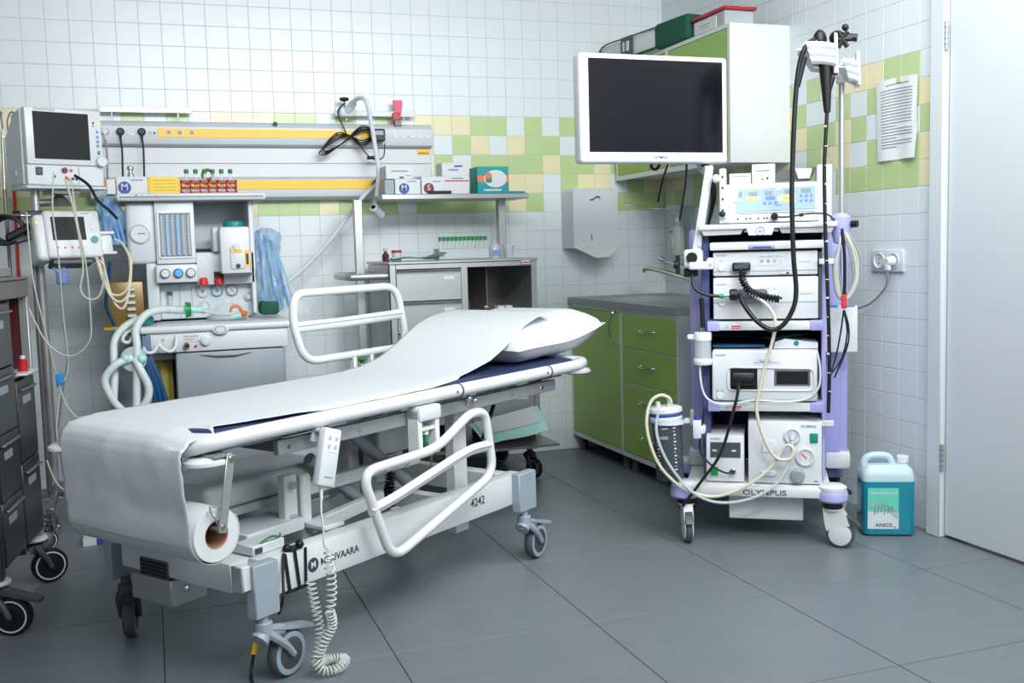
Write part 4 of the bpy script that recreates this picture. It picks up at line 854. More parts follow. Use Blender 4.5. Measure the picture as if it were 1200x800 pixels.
# large monitor
t = thing('large_monitor', 'large white framed monitor with a dark blank screen on the trolley arm', 'monitor', (-.95, -1.72, 1.4))
g = G(); g.box(-1.262, -.660, -1.765, -1.70, 1.408, 1.797, WPLA, .014, seg=3).box(-1.15, -.77, -1.70, -1.655, 1.46, 1.76, PALE, .012, seg=2)
g.part('housing', t)
g = G(); g.box(-1.228, -.684, -1.7665, -1.763, 1.447, 1.778, SCREEN, .001); g.part('screen', t)
g = G(); g.text('OLYMPUS', .009, (-.945, -1.7655, 1.428), INK, bold=.02); g.text('OEV', .006, (-1.2, -1.7655, 1.426), GREYC).box(-.96, -.93, -1.7656, -1.765, 1.787, 1.790, GREYC)
for k in range(7): g.box(-.80+.018*k, -.788+.018*k, -1.7656, -1.765, 1.424, 1.434, PALE)
g.part('markings', t)
g = G(); g.tube([(-.93, -1.67, 1.42), (-.94, -1.68, 1.40), (-.92, -1.68, 1.392), (-.90, -1.67, 1.41)], .006, BLACK, sm=4).tube([(-.86, -1.67, 1.42), (-.85, -1.6, 1.36), (-.82, -1.5, 1.28)], .004, BLACK, sm=4).tube([(-.79, -1.68, 1.42), (-.785, -1.66, 1.34), (-.79, -1.62, 1.2)], .004, BLACK, sm=4)
for q in range(3): g.tube([(-.73+.012*q, -1.68, 1.42), (-.70+.01*q, -1.68, 1.37), (-.675+.006*q, -1.67, 1.29), (-.665, -1.62, 1.18)], .0055, BLACK, sm=5)
g.part('cables', t)
# devices
def device(name, label, u0, u1, v0, v1, z0, z1, bev=.005):
    t = wthing(name, label, 'medical device', (u0+u1)/2, (v0+v1)/2, z0)
    g = G(W); g.box(u0, u1, v0, v1, z0+.004, z1, WPLA, bev, seg=2)
    for u in (u0+.03, u1-.03): g.box(u-.01, u+.01, v0+.02, v0+.04, z0, z0+.006, BLACK)
    g.part('housing', t); return t
t = device('electrosurgical_unit', 'white electrosurgical unit with pale blue and yellow panel on the top shelf', .128, .474, .05, .36, 1.177, 1.322)
g = G(W); y = .0485
g.prism([(.185, y, 1.215), (.20, y, 1.305), (.468, y, 1.305), (.468, y, 1.225), (.205, y, 1.222)], (0, -.001, 0), PBLUE)
for u, z, w_, h, m in ((.205, 1.285, .012, .018, GREY), (.25, 1.285, .03, .016, GREY), (.305, 1.286, .026, .014, GREY), (.375, 1.289, .028, .015, GREY), (.435, 1.291, .034, .015, GREY), (.25, 1.268, .044, .012, LYEL), (.25, 1.302, .044, .004, LYEL), (.375, 1.272, .046, .012, LYEL), (.375, 1.256, .046, .010, LYEL), (.31, 1.268, .034, .012, INKB), (.185, 1.262, .016, .008, CARD), (.207, 1.262, .016, .008, CARD), (.34, 1.30, .02, .012, CARD), (.345, 1.265, .018, .02, PALE), (.34, 1.241, .02, .003, INKB)):
    g.box(u-w_/2, u+w_/2, y-.002, y-.001, z-h/2, z+h/2, m)
for k in range(3): g.cyl((.29+.02*k, y-.001, 1.25), (.29+.02*k, y-.0025, 1.25), .006, INKB, seg=10).cyl((.418+.018*k, y-.001, 1.255), (.418+.018*k, y-.0025, 1.255), .005, INKB, seg=10).cyl((.418+.018*k, y-.001, 1.272), (.418+.018*k, y-.0025, 1.272), .005, INKB, seg=10)
g.box(.20, .468, y-.0005, y+.0005, 1.214, 1.216, GREYC); g.part('front_panel', t)
for u in (.195, .225, .24, .268, .288, .299): g = G(W); g.cyl((u, y+.001, 1.196), (u, y-.002, 1.196), .0035, DGREY, seg=8); g.part('socket', t)
g = G(W); g.cyl((.155, y+.001, 1.196), (.155, y-.002, 1.196), .012, PALE); g.part('power_button', t)
t = wthing('electrode_cable', 'black plug and thin black cable in the electrosurgical unit', 'cable', .33, .03, 1.19)
g = G(W); g.cyl((.325, .05, 1.2), (.325, .02, 1.2), .013, BLACK, bev=.002); g.part('plug', t)
g = G(W); g.tube([(.325, .02, 1.2), (.345, .01, 1.197), (.38, .01, 1.198), (.44, .01, 1.206), (.50, .01, 1.203), (.53, .02, 1.18), (.55, .04, 1.12), (.555, .05, 1.0), (.56, .06, .9)], .003, BLACK, sm=6).cyl((.41, .012, 1.201), (.425, .011, 1.204), .006, BLACK); g.part('lead', t)
def wbox(name, label, u0, u1, v0, v1, z0, z1, m=CARD):
    t = wthing(name, label, 'box', (u0+u1)/2, (v0+v1)/2, z0); g = G(W); g.box(u0, u1, v0, v1, z0, z1, m, .0015); g.part('box_body', t); return t
t = wbox('carton', 'low white carton at the left on top of the electrosurgical unit', .165, .243, .07, .2, 1.3225, 1.362)
g = G(W); g.box(.175, .235, .0692, .07, 1.35, 1.353, GREYC).box(.18, .23, .0692, .07, 1.34, 1.343, LYEL); g.part('print', t)
t = wbox('carton', 'taller white carton beside the low one on the electrosurgical unit', .246, .328, .06, .2, 1.3225, 1.392)
g = G(W); g.box(.262, .31, .0592, .06, 1.366, 1.37, GREYC).box(.298, .304, .0592, .06, 1.335, 1.345, INK).box(.28, .286, .0592, .06, 1.335, 1.34, INK); g.part('print', t)
g = G(W); g.prism([(.335, .1, 1.3225), (.45, .1, 1.3225), (.475, .18, 1.375), (.36, .2, 1.372)], (0, 0, .006), STEELD).prism([(.41, .095, 1.335), (.45, .09, 1.335), (.46, .13, 1.372), (.40, .14, 1.375)], (0, -.002, .002), CARD); g.solo('bagged_leaflet', 'grey folder with a pale leaflet lying behind the white cartons', 'folder')
g = G(W); g.box(.475, .53, .10, .25, 1.178, 1.385, WPLA, .006, seg=2); g.solo('side_holder', 'upright white holder block at the right end of the top shelf', 'holder')
# processor + light source
t = device('video_processor', 'white video processor with a black round plug, upper of the two stacked units', .105, .475, .02, .36, .985, 1.076)
g = G(W); y = .0195; g.box(.105, .475, y-.001, y, 1.005, 1.0062, GREYC).box(.27, .335, y-.001, y, 1.025, 1.06, PBLUE if 0 else CARD).box(.41, .45, y-.0015, y, 1.035, 1.042, PALE)
for q in range(4): g.cyl((.28+.022*q, y, 1.04), (.28+.022*q, y-.001, 1.04), .006, PALE, seg=10)
for q in range(3): g.box(.27+.03*q, .292+.03*q, y-.001, y, 1.055, 1.058, PALE)
g.cyl((.135, y, 1.018), (.135, y-.004, 1.018), .014, PALE, bev=.002).cyl((.135, y-.003, 1.018), (.135, y-.006, 1.018), .010, WPLA).cyl((.135, y, 1.045), (.135, y-.002, 1.045), .002, INK, seg=6).text('OLYMPUS', .006, (.135, y-.0005, 1.064), GREYC).box(.34, .385, y-.002, y, .992, 1.002, PALE, .001).cyl((.37, y-.001, .997), (.37, y-.004, .997), .004, BLACK, seg=8); g.part('front_panel', t)
t = device('light_source', 'white light source with a black scope connector, lower of the two stacked units', .105, .477, .02, .36, .826, .983)
g = G(W); g.box(.105, .477, y-.001, y, .89, .8915, GREYC).box(.39, .405, y-.0015, y, .92, .927, PALE).box(.415, .455, y-.0015, y, .92, .93, PALE).text('OLYMPUS', .006, (.135, y-.0005, .958), GREYC)
for q in range(3): g.cyl((.28+.022*q, y, .945), (.28+.022*q, y-.001, .945), .006, PALE, seg=10).cyl((.28+.022*q, y, .92), (.28+.022*q, y-.001, .92), .006, PALE, seg=10)
g.cyl((.137, y, .89), (.137, y-.004, .89), .013, PALE, bev=.002); g.part('front_panel', t)
# packet
g = G(W); g.grid(lambda a, b: (.09+.37*a, .02+.22*b, .735+.03*(1-b*.3)+.008*math.sin(8*a+3*b)), 14, 8, SMOKE if 0 else MINT)
t = wthing('film_packet', 'crumpled teal film packet under the middle shelf of the trolley', 'packet', .28, .1, .72)
g.mats = [mat('teal_film', (20, 96, 104), .25, alpha=.9, var=.3, scale=25)]; g.part('film', t)
g = G(W); g.box(.10, .29, .02, .25, .7255, .735, DBLUE, .003); g.part('pouch', t)
g = G(W); g.prism([(.32, .012, .722), (.475, .012, .722), (.475, .012, .742), (.36, .012, .757), (.325, .012, .745)], (0, .18, 0), WPLA).cyl((.40, .0115, .742), (.40, .010, .742), .009, TEAL); g.solo('printer_cassette', 'small white wedge with a round green mark on the middle device', 'cassette')
t = device('image_recorder', 'white device with a dark recessed window and black plug on the middle shelf', .098, .474, .0, .34, .525, .719, .012)
y = -.0015; g = G(W)
g.tube(rounded_loop([(.155, y, .655), (.46, y, .65), (.46, y, .57), (.155, y, .57)], .02, 3), .0035, PALE, seg=6, closed=True); g.part('bezel', t)
g = G(W); g.box(.165, .262, y-.001, 0, .572, .650, BLACK, .004).box(.175, .25, y-.012, y, .59, .635, DGREY, .004); g.part('socket', t)
g = G(W); g.box(.322, .448, y-.002, .0, .588, .646, STEELD, .004).box(.33, .44, y-.003, y-.001, .594, .640, BLACK); g.part('window', t)
g = G(W); g.ball((.29, y, .683), .016, PALE, (1.4, .12, .5)).box(.25, .34, y-.0006, y, .672, .674, PBLUE).text('OLYMPUS', .006, (.13, y-.0004, .70), GREYC).cyl((.127, y+.002, .548), (.127, y-.003, .548), .013, PALE, bev=.002)
for u in (.118, .136): g.cyl((u, y, .568), (u, y-.001, .568), .0025, INK, seg=6)
g.part('markings', t)
# bottom units
t = device('foot_pump', 'small white unit with a green switch at the left of the trolley base', .075, .213, .0, .26, .2225, .40, .004)
y = -.001; g = G(W); g.box(.09, .20, y-.0015, y+.001, .318, .375, DGREY, .001).box(.098, .114, y-.002, y-.001, .341, .347, CARD).box(.168, .184, y-.002, y-.001, .341, .347, CARD).text('OLYMPUS', .006, (.108, y-.0005, .388), GREYC); g.part('display', t)
g = G(W); g.box(.09, .118, y-.005, y+.001, .25, .282, GREENL, .002); g.part('switch', t)
g = G(W); g.cyl((.172, y, .266), (.172, y-.012, .266), .012, CHROME, bev=.002).cyl((.172, y-.01, .266), (.172, y-.02, .266), .006, BLACK); g.part('socket', t)
t = device('suction_unit', 'large white suction unit with pressure gauge at the right of the trolley base', .228, .488, -.005, .36, .2225, .455, .004)
y = -.006; g = G(W); g.text('OLYMPUS', .009, (.435, y-.0005, .437), GREYC, bold=.01).box(.228, .488, y-.001, y, .442-.006, .4366, PALE) if 0 else g.text('OLYMPUS', .009, (.44, y-.0005, .44), GREYC, bold=.01)
g.box(.275, .325, y-.001, y+.001, .338, .39, PALE, .001).box(.279, .321, y-.003, y, .343, .386, WPLA, .002).box(.272, .325, y-.012, y, .255, .275, WPLA, .004).box(.46, .475, y-.001, y, .235, .24, GREYC); g.part('panel', t)
g = G(W); g.box(.446, .474, y-.004, y+.001, .38, .415, TEAL, .002).box(.453, .467, y-.006, y-.003, .387, .408, GREENL, .001); g.part('switch', t)
Xr = Matrix.Rotation(PI/2, 4, 'X')
g = G(W); g.lathe([(.030, 0), (.030, .008), (.024, .010), (.024, .004), (.001, .004)], PALE, Matrix.Translation((.385, y, .405)) @ Xr, 26).cyl((.385, y-.004, .40), (.385, y-.02, .40), .008, WPLA).ball((.385, y-.004, .405), .017, CLEARG, (1, .2, 1)); g.part('port', t)
g = G(W); g.lathe([(.034, 0), (.034, .008), (.029, .010), (.028, .005), (.001, .005)], PALE, Matrix.Translation((.43, y, .328)) @ Xr, 28).cyl((.43, y-.004, .328), (.43, y-.0058, .328), .027, CARD, seg=26)
for q in range(14):
    a = math.radians(-40+q*20); g.cbox((.43+.021*math.cos(a), y-.0065, .328+.021*math.sin(a)), (.005, .001, .0012), INK, ry=-a)
g.cbox((.426, y-.008, .332), (.024, .001, .003), REDP, ry=.8); g.part('gauge', t)
g = G(W); g.lathe([(.026, 0), (.025, .014), (.020, .018), (.001, .018)], GREY, Matrix.Translation((.403, y, .258)) @ Xr, 24).cbox((.398, y-.019, .262), (.006, .004, .024), GREY, ry=.5); g.part('knob', t)
# plugs and the endoscope
t = wthing('endoscope', 'black flexible endoscope hung from the white rack on the trolley pole', 'endoscope', .49, -.06, .54)
g = G(W); g.ball((.478, -.05, 1.80), .026, BLACK, (.9, .9, 1.3), 14).ball((.535, -.06, 1.80), .030, BLACK, (.9, .6, .85), 14)
for a in range(6): g.cyl((.552, -.075, 1.79), (.552+.03*math.cos(a*PI/3), -.075, 1.79+.03*math.sin(a*PI/3)), .008, BLACK, seg=8)
g.cyl((.57, -.06, 1.80), (.60, -.06, 1.795), .013, BLACK).ball((.56, -.075, 1.83), .012, BLACK)
g.cyl((.49, -.055, 1.78), (.497, -.058, 1.71), .023, BLACK, .024).cyl((.497, -.058, 1.71), (.502, -.06, 1.55), .024, BLACK, .011).cyl((.52, -.06, 1.67), (.505, -.06, 1.62), .010, BLACK).ball((.527, -.06, 1.685), .011, DGREY); g.part('control_body', t)
g = G(W); g.tube([(.478, -.05, 1.81), (.46, -.06, 1.80), (.43, -.08, 1.775), (.408, -.08, 1.71), (.395, -.08, 1.59), (.387, -.08, 1.42), (.383, -.08, 1.266), (.388, -.08, 1.058), (.397, -.08, .938), (.385, -.085, .87), (.35, -.09, .815), (.31, -.09, .80), (.262, -.085, .83), (.222, -.07, .88), (.205, -.05, .915), (.200, -.03, .925)], .0085, BLACK, seg=12, sm=7); g.cyl((.425, -.08, 1.74), (.402, -.08, 1.64), .011, BLACK, .009); g.part('light_guide_tube', t)
g = G(W); g.tube([(.502, -.06, 1.56), (.494, -.06, 1.40), (.493, -.06, 1.30), (.497, -.06, 1.114), (.504, -.06, .935), (.509, -.06, .76), (.510, -.06, .633), (.507, -.06, .50)], .0068, BLACK, seg=10, sm=5)
it = g.part('insertion_tube', t); g = G(W)
for k in range(15):
    z = 1.50-.066*k; u = .497 if z > 1.2 else .497+(1.2-z)*.022
    g.cyl((u, -.06, z), (u, -.06, z+(.006 if k % 3 == 0 else .0025)), .0074, CARD, seg=10)
g.part('depth_marks', it)
g = G(W); g.cyl((.165, -.02, .922), (.195, -.02, .922), .021, BLACK, bev=.004).box(.19, .30, -.035, .02, .905, .94, DGREY, .012, seg=2).cyl((.205, -.04, .925), (.205, -.02, .925), .017, DGREY).cyl((.14, -.015, .918), (.17, -.015, .92), .008, CHROME).cyl((.13, -.015, .917), (.145, -.015, .918), .009, GREENL); g.part('connector', t)
g = G(W); g.tube([(.13, -.015, .917), (.08, -.02, .925), (.04, -.02, .95), (.03, .0, 1.0)], .006, BLACK, sm=5); g.part('earth_lead', t)
t = wthing('video_cable', 'coiled black cable with a square plug in the upper unit', 'cable', .25, -.03, .9)
g = G(W); g.box(.175, .24, -.012, .02, 1.008, 1.038, BLACK, .006, seg=2).box(.183, .232, -.014, -.011, 1.016, 1.03, DGREY); g.part('plug', t)
g = G(W); g.tube(helix([(.215, -.02, 1.01), (.21, -.03, .985), (.222, -.035, .955), (.245, -.035, .93), (.29, -.035, .913), (.335, -.035, .905), (.34, -.03, .90)], .0105, .0105, 9), .0040, BLACK, seg=6); g.part('coil', t)
t = wthing('device_lead', 'black lead hanging from the middle device down past the trolley base', 'cable', .1, -.05, .15)
g = G(W); g.box(.175, .25, -.022, -.012, .595, .628, BLACK, .006, seg=2).cyl((.195, -.015, .60), (.195, -.04, .60), .014, BLACK); g.part('plug', t)
g = G(W); g.tube([(.195, -.035, .60), (.194, -.05, .575), (.178, -.055, .505), (.131, -.055, .346), (.06, -.06, .24), (-.01, -.07, .145)], .0055, BLACK, sm=6); g.part('cord', t)
t = wthing('foot_switch_lead', 'thin black lead plugged into the small base unit', 'cable', .08, -.03, .26)
g = G(W); g.tube([(.172, -.02, .266), (.14, -.03, .268), (.09, -.035, .30), (.055, -.03, .35), (.06, -.02, .43), (.07, -.01, .5)], .004, BLACK, sm=6); g.part('cord', t)
# canisters and tubing
t = wthing('suction_jar', 'tall smoky graduated suction jar with white lid clamped to the trolley', 'suction jar', -.06, -.02, .235)
J = W @ Matrix.Translation((-.062, -.02, 0))
g = G(J @ Matrix.Rotation(-.06, 4, 'Y') @ Matrix.Translation((.02, 0, 0))); g.lathe([(.001, .235), (.045, .235), (.05, .24), (.058, .47), (.056, .475)], SMOKE, seg=30, caps=False); g.part('jar_body', t)
JJ = J @ Matrix.Rotation(-.06, 4, 'Y') @ Matrix.Translation((.02, 0, 0))
g = G(JJ); g.lathe([(.0595, .475), (.0605, .477), (.0605, .487), (.059, .49)], BLUEP, seg=30, caps=False).lathe([(.0592, .455), (.0605, .457), (.0605, .475), (.059, .477)], PALE, seg=30, caps=False); g.part('rim_band', t)
g = G(JJ); g.lathe([(.001, .488), (.06, .488), (.063, .492), (.062, .505), (.05, .51), (.001, .512)], WPLA, seg=30).cyl((.018, -.01, .51), (.018, -.01, .538), .009, WPLA).cyl((-.025, -.01, .51), (-.025, -.01, .53), .009, WPLA).box(-.07, -.045, -.03, .01, .485, .507, WPLA, .004); g.part('lid', t)
g = G(JJ)
for k in range(13):
    z = .28+.013*k; r = .0508+(z-.24)*.0352
    for a0, w_ in ((-1.05, .12), (-2.25, .09)):
        for q in range(3 if k % 2 else 5):
            a = a0+q*.035; g.cbox((r*math.cos(a), r*math.sin(a), z), (.0022, .001, .003 if k % 2 else .005), CARD, rz=a+PI/2)
for q in range(9):
    a = -1.75+q*.04; g.cbox((.0585*math.cos(a), .0585*math.sin(a), .435), (.0024, .001, .003), CARD, rz=a+PI/2)
g.text('1000', .012, (-.008, -.0575, .40), CARD); g.part('graduation', t)
g = G(W); g.lathe([(.0625, .448), (.0625, .466)], WPLA, Matrix.Translation((-.062, -.02, 0)), 30, caps=False).box(.0, .022, -.03, .0, .45, .466, PALE); g.part('clamp_ring', t)
t = wthing('suction_tubing', 'cream suction tube looping from the devices to the suction jar', 'tube', .2, -.06, .18)
g = G(W); g.tube([(.235, -.03, .925), (.28, -.04, .90), (.312, -.05, .865), (.326, -.055, .82), (.315, -.06, .754), (.285, -.06, .65), (.265, -.06, .56), (.259, -.06, .506), (.275, -.06, .43), (.305, -.06, .36), (.335, -.055, .328), (.375, -.055, .33), (.388, -.05, .36), (.370, -.045, .378), (.345, -.04, .355), (.32, -.045, .31), (.27, -.055, .26), (.20, -.06, .215), (.11, -.065, .185), (.03, -.07, .198), (-.03, -.075, .232), (-.09, -.085, .30), (-.125, -.09, .39), (-.135, -.085, .47), (-.12, -.07, .535), (-.085, -.06, .558), (-.055, -.045, .545), (-.048, -.035, .52)], .0062, BEIGE, seg=10, sm=6); g.part('tube', t)
t = wthing('gas_tubing', 'thinner clear blue tube running below the cream suction tube', 'tube', .15, -.06, .16)
g = G(W); g.tube([(-.09, -.07, .51), (-.10, -.085, .44), (-.085, -.09, .37), (-.045, -.085, .29), (.02, -.08, .21), (.09, -.07, .17), (.17, -.065, .165), (.26, -.06, .19), (.33, -.055, .24), (.37, -.05, .31), (.385, -.03, .39)], .0055, PBLUE if 0 else CLEARG, seg=10, sm=6); g.part('tube', t)
t = wthing('water_bottle', 'small white capped water container on the left side of the trolley', 'bottle', .07, .03, .66)
g = G(W); X = Matrix.Translation((.066, .0, 0)); g.lathe([(.001, .672), (.03, .672), (.031, .685), (.031, .76)], CLEARG, X, 20, caps=False); g.part('bottle', t)
g = G(W); g.lathe([(.001, .785), (.030, .785), (.033, .78), (.033, .755), (.03, .752), (.001, .752)], WPLA, X, 20).box(.01, .04, -.01, .01, .757, .777, WPLA, .004); g.part('cap', t)
g = G(W); g.lathe([(.001, .665), (.033, .665), (.035, .67), (.035, .684), (.032, .688), (.001, .688)], WPLA, X, 20); g.part('foot', t)
g = G(W); g.cyl((.066, 0, .785), (.066, 0, .815), .008, CHROME).tube([(.066, 0, .80), (.066, -.002, .86), (.063, -.005, .91)], .0085, BLACK, sm=3).tube([(.055, -.01, .665), (.06, -.02, .60), (.075, -.02, .55), (.11, -.02, .525), (.16, -.02, .52), (.25, -.018, .535), (.35, -.012, .53), (.43, -.01, .54), (.475, -.01, .58), (.482, .0, .65), (.47, .01, .72)], .0038, PALE, sm=6); g.part('hose', t)
t = wthing('white_tray', 'flat white plastic tray clipped to the right side of the trolley', 'tray', .59, .18, .69)
g = G(W); g.box(.50, .625, .18, .19, .69, .865, WPLA, .01, seg=2); g.part('tray_body', t)
g = G(W); g.box(.52, .555, .178, .192, .858, .868, mat('blue_clip', (70, 150, 200), .4), .002).box(.575, .615, .178, .192, .86, .867, mat('blue_clip', (0, 0, 0)), .002).cyl((.585, .178, .72), (.585, .175, .72), .004, INK, seg=8); g.part('edge_clip', t)
t = wthing('cable_bundle', 'hanging bundle of grey and black cables with a red clip beside the pole', 'cable', .57, .1, .65)
g = G(W)
for k, (du, r, m) in enumerate(((0, .005, CREAMT), (.012, .004, GREYC), (-.008, .004, GREYC), (.006, .0035, CREAMT))):
    g.tube([(.562, .03, 1.15), (.575+du, .02, 1.12), (.60+du*1.5, .02, 1.05), (.605+du, .02, .97), (.58+du, .02, .91), (.56, .02, .895), (.548-du, .02, .93), (.54-du, .02, 1.02), (.55, .02, 1.1), (.556, .03, 1.15)], r, m, sm=6)
g.tube([(.557, .02, 1.15), (.566, .015, 1.05), (.566, .012, .93), (.563, .01, .87)], .006, BLACK, sm=5)
for du in (-.01, .012): g.tube([(.563, .01, .86), (.563+du, .008, .78), (.545+du, .0, .69), (.515, -.02, .63)], .003, BLACK, sm=5)
g.tube([(.565, .01, .86), (.58, .01, .80), (.575, .0, .73), (.53, -.02, .62)], .003, BLACK, sm=5); g.part('cables', t)
g = G(W); g.box(.555, .573, .0, .016, .865, .915, REDP, .003); g.part('clip', t, 'red clip')
# disinfectant jug
JR = math.radians(-26); JM = Matrix.Translation((-.155, -2.035, 0)) @ Matrix.Rotation(JR, 4, 'Z')
t = thing('disinfectant_jug', 'translucent jug of teal disinfectant on the floor beside the door frame', 'jug', (-.155, -2.035, 0), JR)
def rr(a, b, r, z, n=5):
    out = []
    for cx, cy, q in ((a-r, -b+r, -PI/2), (a-r, b-r, 0), (-a+r, b-r, PI/2), (-a+r, -b+r, PI)):
        for k in range(n+1): an = q+PI/2*k/n; out.append((cx+r*math.cos(an), cy+r*math.sin(an), z))
    return out
g = G(JM); g.rings([rr(.082, .052, .02, 0), rr(.092, .062, .022, .008), rr(.094, .064, .022, .02), rr(.094, .064, .022, .208)], TEALL); g.part('liquid', t, 'teal liquid filling the jug to about two thirds')
JP = mat('jug_plastic', (196, 222, 228), .3, alpha=.82, var=.03)
g = G(JM); g.rings([rr(.0945, .0645, .022, .208), rr(.0945, .0645, .022, .228), rr(.088, .058, .022, .252), rr(.07, .045, .02, .268)], JP)
g.tube([(-.075, 0, .235), (-.078, 0, .27), (-.062, 0, .292), (-.02, 0, .297), (.01, 0, .29), (.022, 0, .268), (.022, 0, .25)], .014, JP, seg=10, sm=5).cyl((.062, 0, .25), (.062, 0, .272), .021, JP); g.part('shoulder_and_handle', t)
g = G(JM); g.cyl((.062, 0, .268), (.062, 0, .295), .0235, WPLA, bev=.003); g.part('screw_cap', t)
g = G(JM); y = -.0648; LB = mat('label_green', (96, 196, 170), .5, var=.12, scale=6)
g.box(-.079, .033, y-.0008, y+.001, .03, .185, LB).box(-.079, .033, y-.001, y, .03, .095, PALE).text('HEXANIOS G+R', .0105, (-.023, y-.0014, .165), CARD, bold=.012).text('ANIOS', .015, (-.02, y-.0014, .044), INK, bold=.012)
for q in range(4): g.tube([(-.075, y-.0012, .125-.006*q), (-.02, y-.0012, .128-.006*q), (.03, y-.0012, .09-.008*q)], .0012, GREY, sm=4, seg=4)
for q in range(6): g.tube([(-.05+.012*q, y-.0012, .118), (-.055+.012*q, y-.0012, .085+.004*(q % 3))], .0022, GREYC, seg=4)
g.text('5L', .008, (.02, y-.0014, .036), INK); g.part('jug_label', t)
# ------------------------------------------------------------ anaesthesia machine
am = thing('anaesthesia_machine', 'pale grey anaesthesia machine with flow tubes and drawers by the back wall', 'medical device', (-2.5, -.4, 0))
g = G(); g.box(-2.85, -2.245, -.63, -.13, 1.348, 1.38, WPLA, .012, seg=3).text('Datex-Ohmeda', .012, (-2.70, -.6305, 1.366), GREYC).cyl((-2.77, -.6302, 1.366), (-2.77, -.631, 1.366), .008, GREYC, seg=16).text('Aespire', .010, (-2.29, -.6305, 1.366), GREYC); g.part('top_shelf', am)
g = G(); g.box(-2.82, -2.70, -.57, -.15, 1.085, 1.35, PALE, .022, seg=3).box(-2.705, -2.545, -.585, -.15, 1.085, 1.35, WPLA, .006, seg=2).box(-2.545, -2.295, -.30, -.15, .99, 1.35, PALE).box(-2.318, -2.298, -.56, -.15, .86, 1.35, WPLA, .004).box(-2.545, -2.30, -.56, -.30, .99, 1.13, WPLA, .006, seg=2)
g.box(-2.475, -2.435, -.565, -.555, .995, 1.045, BLACK).box(-2.56, -2.32, -.34, -.30, 1.145, 1.17, PALE, .003); g.part('upper_body', am)
g = G(); X = Matrix.Rotation(PI/2, 4, 'X'); g.lathe([(.042, 0), (.042, .01), (.036, .013), (.034, .006), (.001, .006)], ALU, Matrix.Translation((-2.764, -.568, 1.215)) @ X, 30).cyl((-2.764, -.57, 1.215), (-2.764, -.5755, 1.215), .032, CARD, seg=28).box(-2.775, -2.745, -.577, -.5755, 1.2135, 1.2165, INK); g.part('pressure_gauge', am)
g = G(); g.box(-2.690, -2.560, -.5865, -.58, 1.115, 1.298, GREY).box(-2.695, -2.688, -.592, -.58, 1.11, 1.303, ALU).box(-2.562, -2.555, -.592, -.58, 1.11, 1.303, ALU).box(-2.69, -2.56, -.592, -.58, 1.298, 1.304, ALU).box(-2.69, -2.56, -.592, -.58, 1.108, 1.115, ALU)
fw_ = g.part('flow_window', am)
for k in range(6):
    x = -2.679+.0215*k; g = G(); g.cyl((x, -.588, 1.12), (x, -.588, 1.292), .0075, (CLEARG, PBLUE)[k in (1, 3)], seg=10)
    for q in range(12): g.box(x+.006, x+.012, -.5895, -.5885, 1.125+.014*q, 1.127+.014*q, INKB if k in (2, 3) else CARD)
    g.box(x-.007, x+.007, -.59, -.586, 1.284, 1.294, (BLUEP if k % 2 else INK)).cyl((x, -.592, 1.122), (x, -.586, 1.122), .005, INK, seg=8); g.part('flow_tube', fw_)
g = G(); g.box(-2.712, -2.543, -.61, -.56, 1.005, 1.082, WPLA, .008, seg=2); cp = g.part('control_panel', am)
for k, x in enumerate((-2.675, -2.622, -2.572)):
    g = G(); g.lathe([(.018, 0), (.017, .02), (.014, .023), (.001, .023)], (PALE, mat('sky_knob', (90, 170, 220), .4), PALE)[k], Matrix.Translation((x, -.61, 1.045)) @ X, 18).lathe([(.0205, 0), (.0205, .003), (.018, .003)], DGREY, Matrix.Translation((x, -.6105, 1.045)) @ X, 20, caps=False); g.part('flow_knob', cp)
g = G(); g.box(-2.70, -2.305, -.50, -.15, .845, 1.0, PALE, .004).box(-2.75, -2.70, -.56, -.15, .845, 1.09, PALE, .008, seg=2).box(-2.57, -2.568, -.502, -.5, .85, 1.0, GREYC).box(-2.62, -2.618, -.502, -.5, .85, 1.0, GREYC); g.part('lower_panel', am)
for k, (x, z, m) in enumerate(((-2.522, .960, PALE), (-2.463, .962, mat('sky_ring', (70, 170, 200), .4)), (-2.40, .962, GREY), (-2.52, .895, PALE), (-2.33, .93, PALE))):
    r = .026 if k < 4 else .02
    g = G(); g.lathe([(r, 0), (r, .01), (r*.86, .012), (r*.82, .006), (.001, .006)], m, Matrix.Translation((x, -.50, z)) @ X, 24)
    if k < 3: g.cyl((x, -.505, z), (x, -.507, z), r*.8, CARD, seg=22).cbox((x, -.5078, z), (.003, .001, r*.7), INK, ry=.4-k*.5)
    else: g.cyl((x, -.5, z), (x, -.52, z), r*.6, PALE, bev=.003)
    g.part('dial', am)
g = G(); g.cyl((-2.66, -.51, .88), (-2.66, -.51, .955), .011, CLEARG, seg=12).box(-2.672, -2.648, -.522, -.5, .95, .965, DGREY); g.part('sight_tube', am)
for x in (-2.52, -2.455): g = G(); g.cyl((x, -.57, .99), (x, -.575, 1.02), .019, REDP, .016, bev=.003); g.part('red_cap', am)
g = G(); g.box(-2.79, -2.175, -.80, -.14, .805, .835, WPLA, .012, seg=3).box(-2.72, -2.20, -.76, -.52, .836, .838, PALE)
g.part('work_surface', am)
g = G(); g.box(-2.765, -2.20, -.785, -.16, .725, .806, WPLA, .006, seg=2).box(-2.655, -2.653, -.787, -.784, .73, .80, GREYC).text('F', .018, (-2.70, -.7865, .775), GREYC); fs_ = g.part('fascia', am)
